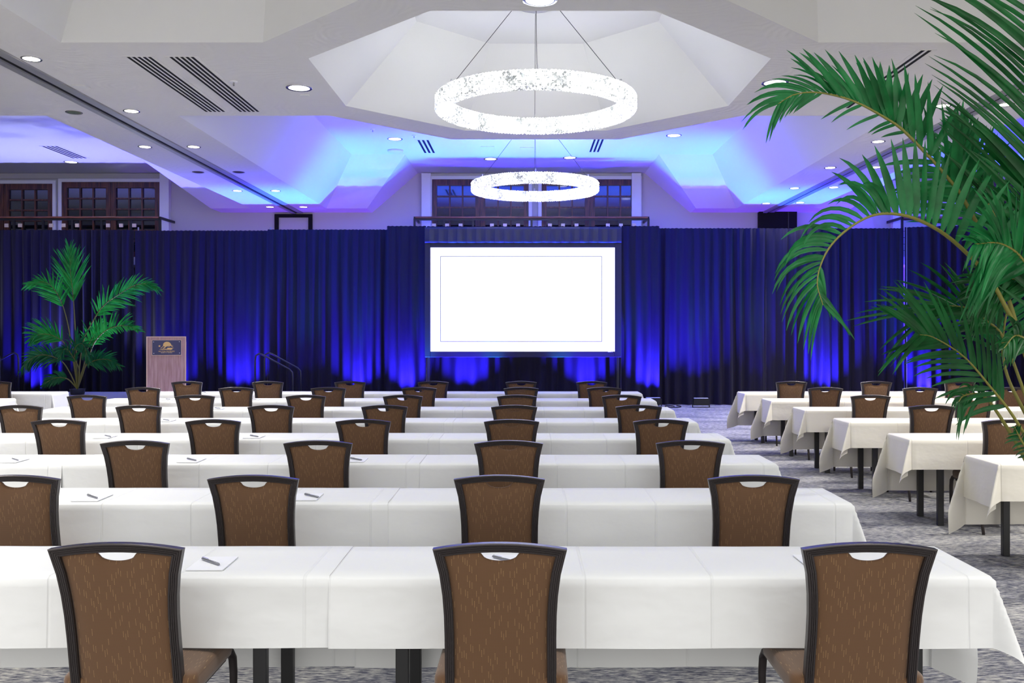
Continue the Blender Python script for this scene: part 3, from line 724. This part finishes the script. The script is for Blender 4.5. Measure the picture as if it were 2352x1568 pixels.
def row_tables(blk, r, idx, n_):
    global tused
    nm, x0, _ = BL[blk]; Y = ROWS[r]
    for k in idx:
        X = x0+k*TL
        pos = {3: ['left-hand', 'middle', 'right-hand'], 2: ['left-hand', 'right-hand'], 1: ['single']}[n_][k]
        if n_ == 1: pos = 'visible'
        rd = rown[r]+' row'
        o = place(tb, tused, (X, Y, 0)); tused = True
        tag(o, 'black-legged folding table under the %s cloth, %s of the %s' % (pos, rd, nm), 'table', 'folding tables in rows')
        e_ = 0.31 if blk == 'r' else 0.26; eL = e_ if k == 0 else 0; eR = e_ if k == n_-1 else 0
        seed = r*7+k*3+len(nm)
        me = cloth(TL, eL, eR, seed=seed, fl=(1.0 if blk == 'r' else 0.8), bk=0.52, f=0.262 if blk != 'r' else 0.255)
        c = me.build('tablecloth', 'cream' if blk == 'r' else 'cloth', smooth=True, recalc=False, loc=(X, Y, 0.0015*(k % 2)+0.001))
        tag(c, '%s tablecloth on the %s table, %s of the %s' % ('cream' if blk == 'r' else 'white', pos, rd, nm), 'tablecloth', 'tablecloths')
for r in range(8):
    row_tables('c', r, [1, 2] if r < 2 else [0, 1, 2], 3)
for r in range(2, 8):
    row_tables('r', r, [0] if r < 5 else [0, 1], 2)
for r in (6, 7):
    row_tables('l', r, [0], 1)

# ------------------------------------------------------------------ chairs
def make_chair():
    o = empty('banquet_chair', (0, 0, 0), '', 'chair')
    Zt = 0.934; lean = 0.19
    Yl = lambda z: (Zt-z)*lean
    path = [(-0.190, 0.40), (-0.190, 0.50), (-0.189, 0.60), (-0.190, 0.68), (-0.194, 0.75), (-0.203, 0.825), (-0.2235, 0.913)]
    arc = []
    for i in range(1, 16):
        s = -1+2*i/16; arc.append((0.2235*s, 0.913+0.021*(1-s*s)))
    path = path+arc+[(-x_, z_) for x_, z_ in reversed(path)]
    n_ = len(path)
    inw = []
    for i in range(n_):
        p = Vector(path[i]); a = (p-Vector(path[i-1])).normalized() if i else None; b_ = (Vector(path[i+1])-p).normalized() if i < n_-1 else None
        na = Vector((a.y, -a.x)) if a else None; nb = Vector((b_.y, -b_.x)) if b_ else None
        if na is None: inw.append(nb)
        elif nb is None: inw.append(na)
        else:
            m_ = (na+nb).normalized(); inw.append(m_/max(0.3, m_.dot(na)))
    prof = [(0.0, 0.015), (0.0, -0.012), (0.002, -0.015)]
    W_ = 0.031
    for k in range(4):
        a = 0.004+k*0.0065
        prof += [(a, -0.016), (a+0.0045, -0.016+0.001), (a+0.005, -0.012), (a+0.0065, -0.012)]
    prof += [(W_, -0.012), (W_, 0.015)]
    rows_ = []
    for i in range(n_):
        p = Vector(path[i]); row = []
        for (w_, d) in prof+[prof[0]]:
            q = p+inw[i]*w_
            row.append((q.x, Yl(q.y)+d, q.y))
        rows_.append(row)
    MB().grid(rows_).build('back_frame', 'chair_frame', o)
    # upholstered back panel with the handle cut-out
    def hw(z):
        pts = path[:7]
        for (x0_, z0_), (x1_, z1_) in zip(pts, pts[1:]):
            if z <= z1_: return -(x0_+(x1_-x0_)*(z-z0_)/(z1_-z0_))-0.029
        return 0.2235-0.029
    def ztop(x_):
        z = 0.913+0.021*(1-(x_/0.2235)**2)-0.030
        if abs(x_) < 0.064: z -= 0.034*math.sqrt(max(0, 1-(x_/0.064)**2))**0.8
        return z
    S = [-1, -0.97, -0.9, -0.75, -0.6, -0.45, -0.38]+[-0.33+0.66*i/14 for i in range(15)]+[0.38, 0.45, 0.6, 0.75, 0.9, 0.97, 1]
    T = [0, 0.03, 0.1, 0.2, 0.35, 0.5, 0.65, 0.8, 0.9, 0.96, 0.985, 1]
    back, front = [], []
    for t in T:
        rb, rf_ = [], []
        for s in S:
            xt = s*0.192; zt_ = ztop(xt); z = 0.415+(zt_-0.415)*t
            x_ = s*min(hw(z), 0.2)
            ed = (1-abs(s)**8)*(1-t**24)
            rb.append((x_, Yl(z)+0.002-0.013*ed, z)); rf_.append((x_, Yl(z)+0.008+0.02*ed, z))
        back.append(rb); front.append(rf_)
    mb = MB().grid(back, True).grid(front)
    a, b_ = len(T), len(S); o2 = a*b_
    loop = [j for j in range(b_)]+[i*b_+b_-1 for i in range(1, a)]+[(a-1)*b_+j for j in range(b_-2, -1, -1)]+[i*b_ for i in range(a-2, 0, -1)]
    for i in range(len(loop)):
        p, q = loop[i], loop[(i+1) % len(loop)]; mb.f.append((p, q, q+o2, p+o2))
    mb.build('back_cushion', 'fabric', o, smooth=True)
    # seat cushion
    ys = 0.085; rows_ = []
    def ring(hx, y0_, y1_, z):
        pts = []; cr = 0.045
        for cx_, cy_, a0 in ((hx-cr, y1_-cr, 0), (-hx+cr, y1_-cr, PI/2), (-hx+cr, y0_+cr, PI), (hx-cr, y0_+cr, 3*PI/2)):
            for i in range(5):
                a = a0+i*PI/8; pts.append((cx_+cr*math.cos(a), cy_+cr*math.sin(a), z))
        return pts+[pts[0]]
    for ins, z in ((0.014, 0.386), (0.003, 0.391), (0, 0.41), (0, 0.436), (0.003, 0.448), (0.011, 0.456), (0.03, 0.461), (0.08, 0.465), (0.15, 0.467), (0.185, 0.4675)):
        rows_.append(ring(0.232-ins, ys+ins, ys+0.45-ins, z))
    mb = MB().grid(rows_); k = len(rows_[0]); m_ = len(rows_)
    mb.f.append(tuple((m_-1)*k+j for j in range(k-1))); mb.f.append(tuple(range(k-2, -1, -1)))
    mb.build('seat_cushion', 'fabric', o, smooth=True)
    MB().box(-0.205, 0.205, ys+0.02, ys+0.045, 0.36, 0.386).box(-0.205, 0.205, ys+0.39, ys+0.42, 0.36, 0.386).box(-0.205, -0.178, ys+0.045, ys+0.39, 0.36, 0.386).box(0.178, 0.205, ys+0.045, ys+0.39, 0.36, 0.386).build('seat_frame', 'chair_frame', o)
    for sx in (-1, 1):
        mb = MB()
        # front leg: sweeps out from the seat rail and bends down
        cen = [(0.192*sx, ys+0.30, 0.384), (0.205*sx, ys+0.40, 0.392), (0.212*sx, ys+0.445, 0.385), (0.216*sx, ys+0.465, 0.355), (0.218*sx, ys+0.470, 0.30), (0.220*sx, ys+0.462, 0.0)]
        mb.tube(cen, [0.016, 0.017, 0.017, 0.017, 0.016, 0.012], 8); mb.build('leg', 'chair_frame', o, smooth=True)
        mb = MB()
        z_ = [0.42, 0.30, 0.15, 0.0]; y_ = [Yl(0.42), Yl(0.40)+0.002, Yl(0.40)-0.03, Yl(0.40)-0.09]
        mb.tube([(sx*(0.177+0.01*i), y_[i], z_[i]) for i in range(4)], [0.017, 0.017, 0.015, 0.012], 8); mb.build('leg', 'chair_frame', o, smooth=True)
    return o
chp = make_chair(); cu_ = False
CH = {0: [266, 1148, 1997], 1: [32, 581, 1147, 1731], 2: [309, 730, 1168, 1586], 3: [134, 489, 834, 1175, 1518],
      4: [44, 318, 622, 883, 1181, 1467], 5: [199, 447, 702, 925, 1187, 1428], 6: [328, 542, 754, 963, 1197, 1388], 7: [429, 615, 804, 995, 1197, 1359]}
CR = {3: [2320], 4: [2141], 5: [2000, 2238], 6: [1896, 2114, 2326], 7: [1818, 2013, 2205]}
NUM = ['', 'only one', 'two', 'three', 'four', 'five', 'six']
chairX = {}
def put_chair(X, r, label):
    global cu_
    rnd = random.Random(int(X*100)+r)
    o = place(chp, cu_, (X, ROWS[r]-0.80, 0), rnd.uniform(-0.02, 0.02)); cu_ = True
    tag(o, label, 'chair', 'brown banquet chairs at the white tables')
for r, xs in CH.items():
    for k, px in enumerate(xs):
        Yc = ROWS[r]-0.80; X = (px-CX)*(Yc)/F; chairX[(r, k)] = X
        pos = 'leftmost' if k == 0 else ('rightmost' if k == len(xs)-1 else ORD[k]+' from left')
        put_chair(X, r, 'brown banquet chair, centre block, %s row, %s of its %s' % (rown[r], pos, NUM[len(xs)]))
for r, xs in CR.items():
    for k, px in enumerate(xs):
        Yc = ROWS[r]-0.80; X = (px-CX)*(Yc)/F
        pos = 'its only chair' if len(xs) == 1 else ('%s of its %s' % (['left', 'middle', 'right'][k] if len(xs) == 3 else ['left', 'right'][k], NUM[len(xs)]))
        put_chair(X, r, 'brown banquet chair, right block, %s row, %s' % (rown[r], pos))
put_chair((-10-CX)*(ROWS[7]-0.8)/F, 7, 'brown banquet chair cut by the left edge, farthest row of the far-left block')

# ------------------------------------------------------------------ notepads and pens
padp = MB().box(-0.07, 0.07, -0.10, 0.10, 0, 0.004).build('notepad', 'paper'); 
penp = empty('pen', (0, 0, 0), '', 'pen')
mb = MB(); mb.tube([(-0.068, 0, 0.006), (-0.058, 0, 0.006), (0.06, 0, 0.006), (0.07, 0, 0.006)], [0.002, 0.0052, 0.0052, 0.0025], 8).build('barrel', 'pen', penp, smooth=True)
MB().box(0.02, 0.065, -0.0015, 0.0015, 0.011, 0.0135).build('clip', 'pen_clip', penp)
pads = [(0, 488, 1295, 484, 1294, 'right of the leftmost chair'), (0, 1150, 1290, 1160, 1287, 'seen through the handle hole of the middle chair'), (0, 1880, 1290, None, 0, 'behind the rightmost chair'),
        (1, 212, 1146, 212, 1143, 'right of the leftmost chair'), (1, 705, 1142, 716, 1141, 'right of the second chair'),
        (2, 30, 1062, 35, 1060, 'at the left edge of the photo'), (2, 440, 1060, 440, 1058, 'right of the leftmost chair'), (2, 818, 1057, 818, 1056, 'right of the second chair'),
        (3, 240, 1007, 248, 1006, 'right of the leftmost chair'), (3, 584, 1006, 584, 1005, 'right of the second chair'),
        (4, 382, 972, 382, 971, 'right of the second chair'), (5, 500, 941, 500, 940, 'right of the second chair'),
        (6, 386, 922, 386, 921, 'right of the leftmost chair'), (6, 583, 922, 583, 921, 'right of the second chair'), (7, 468, 906, 468, 905, 'right of the leftmost chair')]
pu = False; pn = False
def ontop(px, py, z=TH+0.004):
    Y = (H-z)*F/(py-CY); return Y
for r, px, py, qx, qy, wh in pads:
    Yf = ROWS[r]-TD
    Y = min(max(ontop(px, py), Yf+0.12), ROWS[r]-0.12)
    X = (px-CX)*Y/F
    o = place(padp, pu, (X, Y, TH+0.0045), 0.02); pu = True
    tag(o, 'white notepad, %s centre row, %s' % (rown[r], wh), 'notepad', 'white notepads on the tables')
    if qx is not None:
        Xq = (qx-CX)*Y/F
        o = place(penp, pn, (Xq, Y, TH+0.0085), PI-0.75); pn = True
        tag(o, 'silver pen on a notepad, %s row, %s' % (rown[r], wh), 'pen', 'silver pens on the notepads')

# ------------------------------------------------------------------ palms
def catmull(pts, n_):
    out = []; P_ = [pts[0]*2-pts[1]]+pts+[pts[-1]*2-pts[-2]]
    seg = len(pts)-1
    for i in range(n_+1):
        t = i/n_*seg; k = min(int(t), seg-1); f = t-k
        a, b_, c, d = P_[k:k+4]
        out.append(0.5*((2*b_)+(c-a)*f+(2*a-5*b_+4*c-d)*f*f+(3*b_-a-3*c+d)*f**3))
    return out
def leaflet(mb, p, d, g, L, w_, nrm, seg=7):
    """strip leaf with a folded midrib: start p, direction d, gravity g, length L"""
    pts = [p.copy()]; cur = p.copy(); dd = d.normalized()
    for i in range(seg):
        dd = (dd+g*(1.0/seg)*(0.4+1.2*i/seg)).normalized(); cur = cur+dd*(L/seg); pts.append(cur.copy())
    vs_ = []
    for i, q in enumerate(pts):
        t = i/seg; ww = w_*min(1, 0.35+t*4)*(max(0, 1-t**3.2))**0.8*(1-0.25*t)+0.0005
        tan = (pts[min(i+1, seg)]-pts[max(i-1, 0)]).normalized()
        sd = tan.cross(nrm)
        if sd.length < 1e-3: sd = tan.cross(Vector((0, 0, 1)))
        sd.normalize(); up_ = sd.cross(tan)
        vs_ += [q-sd*ww+up_*ww*0.45, q, q+sd*ww+up_*ww*0.45]
    fs = []
    for i in range(seg):
        a = i*3; fs += [(a, a+1, a+4, a+3), (a+1, a+2, a+5, a+4)]
    mb.add(vs_, fs)
def frond(parent, pts, t0=0.35, n_=34, Lup=0.4, Ldn=0.4, fwd=0.8, w_=0.014, gup=0.4, gdn=0.7, m='leaf', r0=0.012, seed=0, tilt=0.5, prof=None):
    """pts: Vectors from base to tip. Leaflets leave on both sides from t0 to the tip."""
    rnd = random.Random(seed)
    pl_ = catmull([Vector(p)-parent.location for p in pts], 48)
    o = MB().tube(pl_, [r0*(1-0.85*i/48) for i in range(49)], 6).build('frond', 'stem', parent, smooth=True)
    mb = MB()
    for sgn, L0, gg in ((1, Lup, gup), (-1, Ldn, gdn)):
        if L0 <= 0: continue
        for i in range(n_):
            t = t0+(1-t0)*(i+rnd.uniform(-.25, .25)+0.4)/n_; t = min(max(t, 0), 0.999)
            k = t*48; a = int(k); f = k-a; p = pl_[a].lerp(pl_[min(a+1, 48)], f)
            tan = (pl_[min(a+2, 48)]-pl_[max(a-1, 0)]).normalized()
            side = Vector((0, 1, 0)).cross(tan)
            side = side.normalized() if side.length > 0.05 else Vector((1, 0, 0))
            if abs(tan.x) > 0.05 or True:
                if side.z < 0 and abs(tan.x) > 0.25: side = -side
                elif abs(tan.x) <= 0.25 and side.x > 0: side = -side
            rel = (t-t0)/(1-t0)
            ln_ = L0*(prof(rel) if prof else (0.55+0.45*math.sin(PI*min(1, rel*1.15+0.12)))*(1-0.35*rel**2))*rnd.uniform(0.88, 1.1)
            d = tan*(fwd+0.5*rel)+side*sgn*(1.0-0.45*rel)+Vector((0, rnd.uniform(-1, 1)*tilt, 0))
            leaflet(mb, p, d, Vector((0, 0, -1))*gg*rnd.uniform(0.6, 1.4), ln_, w_*rnd.uniform(0.8, 1.15)*(1-0.4*rel), Vector((rnd.uniform(-.5, .5), -1, rnd.uniform(-.4, .4))))
    mb.build('leaflets', m, o, recalc=False, smooth=True)
    return o
def PP(lst, Y0, Y1):
    n_ = len(lst)
    return [P(x_, y_, Y0+(Y1-Y0)*(i/(n_-1))) for i, (x_, y_) in enumerate(lst)]
def frond2(parent, pts, sets, r0=0.012, seed=0, m='leaf'):
    """sets: (side, t0, t1, count, length0, length1, fwd0, fwd1, gravity0, gravity1, width, spread)"""
    rnd = random.Random(seed)
    pl_ = catmull([Vector(p)-parent.location for p in pts], 60)
    o = MB().tube(pl_, [r0*(1-0.85*i/60) for i in range(61)], 6).build('frond', 'stem', parent, smooth=True)
    mb = MB()
    for sd_, ta, tb_, n_, La, Lb, fa, fb_, ga, gb, w_, sp_w in sets:
        for i in range(n_):
            q = (i+0.5+rnd.uniform(-.2, .2))/n_; t = min(ta+(tb_-ta)*q, 0.999)
            k = t*60; a = int(k); f = k-a; p = pl_[a].lerp(pl_[min(a+1, 60)], f)
            tan = (pl_[min(a+2, 60)]-pl_[max(a-1, 0)]).normalized()
            side = Vector((0, 1, 0)).cross(tan).normalized()*sd_     # +1: left-hand side seen along the growth towards the room's left
            lf = lambda A, B: A+(B-A)*q
            d = tan*lf(fa, fb_)+side+Vector((0, rnd.uniform(-1, 1)*sp_w, 0))
            leaflet(mb, p, d, Vector((0, 0, -1))*lf(ga, gb)*rnd.uniform(0.7, 1.3), lf(La, Lb)*rnd.uniform(0.9, 1.1), w_*rnd.uniform(0.85, 1.1), Vector((rnd.uniform(-.4, .4), -1, rnd.uniform(-.3, .3))))
    mb.build('leaflets', m, o, recalc=False, smooth=True)
    return o
# small palm on the stage
Yp = 19.0
sp_ = empty('potted_palm', (P(178, 903, Yp).x, Yp, 0.34), 'small-looking green areca palm standing on the stage left of the lectern', 'palm')
base = (178, 893)
MB().lathe([(0.001, 0.0), (0.13, 0.0), (0.15, 0.11), (0.155, 0.12), (0.14, 0.12), (0.135, 0.11), (0.001, 0.10)], k=28).build('planter', 'pot', sp_, smooth=True)
def L4(lst): return [(x_*0.3401, 500+y_*0.3401) for x_, y_ in lst]
fr_small = [
 (dict(t0=0.45, n_=24, Lup=0.75, Ldn=0.75, fwd=1.6, gup=0.3, gdn=0.3, tilt=0.5, m='leaf'), [base, (173, 760), (168, 680), (162, 625), (160, 575)], 0),
 (dict(t0=0.45, n_=20, Lup=0.42, Ldn=0.62, fwd=1.0, gup=0.4, gdn=0.3), [base, (166, 800), (150, 720), (130, 672), (104, 648), (66, 652)], -0.3),
 (dict(t0=0.32, n_=30, Lup=0.45, Ldn=0.5, fwd=0.9, gup=0.5, gdn=0.4), [base, (190, 790), (215, 735), (240, 700), (275, 675), (310, 655), (340, 652), (362, 664)], 0.2),
 (dict(t0=0.35, n_=24, Lup=0.42, Ldn=0.2, fwd=0.5, gup=0.7, gdn=0.6), [base, (200, 830), (218, 785), (245, 758), (275, 748), (300, 750), (318, 760)], -0.4),
 (dict(t0=0.40, n_=24, Lup=0.4, Ldn=0.48, fwd=0.9, gup=0.7, gdn=1.0, m='leaf_dark'), [base, (160, 855), (140, 828), (105, 815), (75, 822), (50, 850)], -0.5),
 (dict(t0=0.40, n_=22, Lup=0.36, Ldn=0.42, fwd=1.0, gup=0.5, gdn=0.8, m='leaf_dark'), [base, (190, 850), (212, 830), (245, 825), (275, 840)], -0.4),
 (dict(t0=0.45, n_=22, Lup=0.5, Ldn=0.45, fwd=1.0, gup=0.5, gdn=0.6), [base, (168, 830), (150, 790), (120, 770), (90, 768), (72, 780)], -0.5),
 (dict(t0=0.5, n_=20, Lup=0.45, Ldn=0.45, fwd=0.7, gup=0.9, gdn=1.2, m='leaf_dark'), [base, (172, 830), (172, 800), (190, 790), (205, 830)], -0.9),
 (dict(t0=0.45, n_=20, Lup=0.45, Ldn=0.4, fwd=0.9, gup=0.6, gdn=0.8), [base, (195, 830), (205, 790), (222, 762), (235, 745)], 0.4),
 (dict(t0=0.35, n_=18, Lup=0.28, Ldn=0.28, fwd=1.0, gup=0.8, gdn=1.0, m='leaf_dark'), [base, (155, 870), (125, 868), (98, 885)], -0.3),
 (dict(t0=0.4, n_=18, Lup=0.35, Ldn=0.35, fwd=0.9, gup=0.8, gdn=1.0, m='leaf_dark'), [base, (182, 850), (168, 820), (150, 800), (135, 830)], -0.6),
]
for i, (kw, pts, dy) in enumerate(fr_small):
    kw = dict(kw); kw['m'] = 'leaf' if kw.get('m') == 'leaf_dark' else 'leaf_bright'; kw['n_'] = int(kw['n_']*1.15)
    frond(sp_, PP(pts, Yp, Yp+dy), seed=i+1, w_=0.023, r0=0.016, **kw)
# big palm close to the right
Yb = 5.5
bp_ = empty('potted_palm', (3.42, Yb, 0), 'large green areca palm in the right foreground arching over the tables', 'palm')
MB().lathe([(0.001, 0.0), (0.15, 0.0), (0.19, 0.34), (0.2, 0.36), (0.18, 0.36), (0.17, 0.32), (0.001, 0.315)], k=32).build('planter', 'pot', bp_, smooth=True)
MB().disc(0.168, (0, 0, 0.325), 24, True).build('soil', 'soil', bp_)
B0 = (2508, 1255)
erect = lambda r: (0.75+0.35*math.sin(PI*min(1, r*1.3)))*(1-0.25*r)
big = [
 # rising frond behind
 (dict(t0=0.45, n_=30, Lup=0.50, Ldn=0.5, fwd=1.2, gup=0.35, gdn=0.35, w_=0.018, tilt=0.3), [B0, (2430, 900), (2352, 640), (2297, 518), (2255, 440), (2225, 350), (2205, 280)], 0.5),
 # mid right fan
 (dict(t0=0.55, n_=26, Lup=0.42, Ldn=0.55, fwd=0.7, gup=0.6, gdn=1.1, w_=0.019, tilt=0.4), [B0, (2440, 900), (2400, 700), (2352, 600), (2300, 560), (2240, 560)], -0.8),
 (dict(t0=0.55, n_=24, Lup=0.32, Ldn=0.45, fwd=0.7, gup=0.6, gdn=1.0, w_=0.018, tilt=0.4, m='leaf_dark'), [B0, (2450, 950), (2420, 760), (2380, 680), (2330, 640), (2270, 650), (2230, 680)], -0.2),
 # small drooping one low on the left
 (dict(t0=0.62, n_=9, Lup=0.22, Ldn=0.30, fwd=0.8, gup=2.2, gdn=2.0, w_=0.012, tilt=0.3, m='leaf_dark'), [B0, (2400, 1130), (2330, 1010), (2282, 935), (2252, 906), (2215, 908), (2200, 925)], -0.4),
 # stalk with sparse side leaves going up through the right edge
 (dict(t0=0.55, n_=20, Lup=0.4, Ldn=0.45, fwd=1.0, gup=0.5, gdn=0.5, w_=0.017, tilt=0.4), [B0, (2420, 1060), (2350, 940), (2310, 850), (2305, 760), (2340, 620), (2410, 480)], 0.3),
 (dict(t0=0.6, n_=16, Lup=0.26, Ldn=0.26, fwd=1.0, gup=0.9, gdn=0.8, w_=0.014, tilt=0.4, m='leaf_dark'), [B0, (2450, 1050), (2400, 900), (2370, 800), (2335, 770), (2305, 800)], -0.9),
 # short crown shoots near the stem
 (dict(t0=0.6, n_=12, Lup=0.1, Ldn=0.1, fwd=0.7, gup=0.8, gdn=0.8, w_=0.009, tilt=0.5, m='leaf_dark'), [B0, (2440, 1160), (2385, 1080), (2345, 1010), (2330, 980)], -0.3),
]
for i, (kw, pts, dy) in enumerate(big):
    frond(bp_, PP(pts, Yb, Yb+dy), seed=i+31, r0=0.017, **kw)

# side +1 is the upper (outer) side for stems that bend to the left
arch = PP([B0, (2400, 960), (2345, 780), (2290, 610), (2221, 471), (2181, 413), (2087, 311), (2036, 272), (1960, 232), (1884, 213), (1826, 217), (1785, 240)], Yb, Yb-0.5)
frond2(bp_, arch, [(1, 0.34, 0.66, 15, 0.40, 0.30, 0.15, 0.55, 0.12, 0.35, 0.024, 0.15), (1, 0.36, 0.80, 24, 0.44, 0.36, 1.3, 1.6, 0.15, 0.3, 0.021, 0.5),
                   (1, 0.66, 1.0, 16, 0.34, 0.30, 1.6, 3.0, 0.5, 0.9, 0.010, 0.3), (-1, 0.50, 0.75, 7, 0.16, 0.22, 0.9, 1.2, 0.3, 0.3, 0.011, 0.3),
                   (-1, 0.80, 1.0, 10, 0.18, 0.28, 1.6, 2.4, 0.5, 0.9, 0.011, 0.3), (-1, 0.32, 0.5, 12, 0.42, 0.34, 0.9, 1.1, 0.3, 0.3, 0.018, 0.4)], r0=0.017, seed=51)
arch = PP([B0, (2420, 960), (2348, 783), (2310, 705), (2266, 630), (2188, 552), (2123, 511), (2062, 492), (2000, 496), (1936, 535), (1895, 585), (1877, 647), (1890, 700)], Yb, Yb-0.9)
frond2(bp_, arch, [(1, 0.34, 0.66, 16, 0.50, 0.36, 0.15, 0.45, 0.25, 0.85, 0.024, 0.12), (1, 0.60, 0.86, 16, 0.34, 0.36, 0.5, 0.5, 1.3, 2.2, 0.014, 0.25),
                   (1, 0.84, 1.0, 14, 0.34, 0.30, 0.8, 1.6, 1.6, 1.4, 0.010, 0.25), (-1, 0.86, 1.0, 9, 0.16, 0.26, 2.2, 1.6, 0.3, 0.6, 0.011, 0.3)], r0=0.017, seed=52)
arch = PP([B0, (2400, 1080), (2330, 960), (2276, 890), (2215, 820), (2147, 776), (2110, 768)], Yb, Yb-0.6)
frond2(bp_, arch, [(1, 0.40, 1.0, 20, 0.40, 0.52, 1.4, 2.8, 0.15, 0.25, 0.014, 0.35), (-1, 0.38, 1.0, 18, 0.34, 0.48, 1.0, 3.0, 0.6, 0.35, 0.015, 0.35)], r0=0.013, seed=53, m='leaf_dark')
arch = PP([B0, (2400, 1040), (2345, 880), (2303, 773), (2266, 736), (2225, 708), (2181, 702), (2165, 706)], Yb, Yb+0.1)
frond2(bp_, arch, [(1, 0.45, 1.0, 16, 0.26, 0.55, 0.9, 3.2, 0.7, 0.2, 0.014, 0.4), (-1, 0.42, 1.0, 15, 0.30, 0.52, 0.9, 3.2, 0.9, 0.7, 0.015, 0.4)], r0=0.013, seed=54, m='leaf_dark')
arch = PP([B0, (2500, 900), (2470, 600), (2440, 380), (2420, 180), (2380, -60)], Yb, Yb-0.6)
frond2(bp_, arch, [(-1, 0.30, 0.95, 26, 1.25, 0.9, 2.0, 1.2, 0.30, 0.6, 0.018, 0.12), (-1, 0.22, 0.5, 10, 0.8, 1.0, 1.6, 2.0, 0.3, 0.5, 0.026, 0.2)], r0=0.017, seed=55, m='leaf_dark')
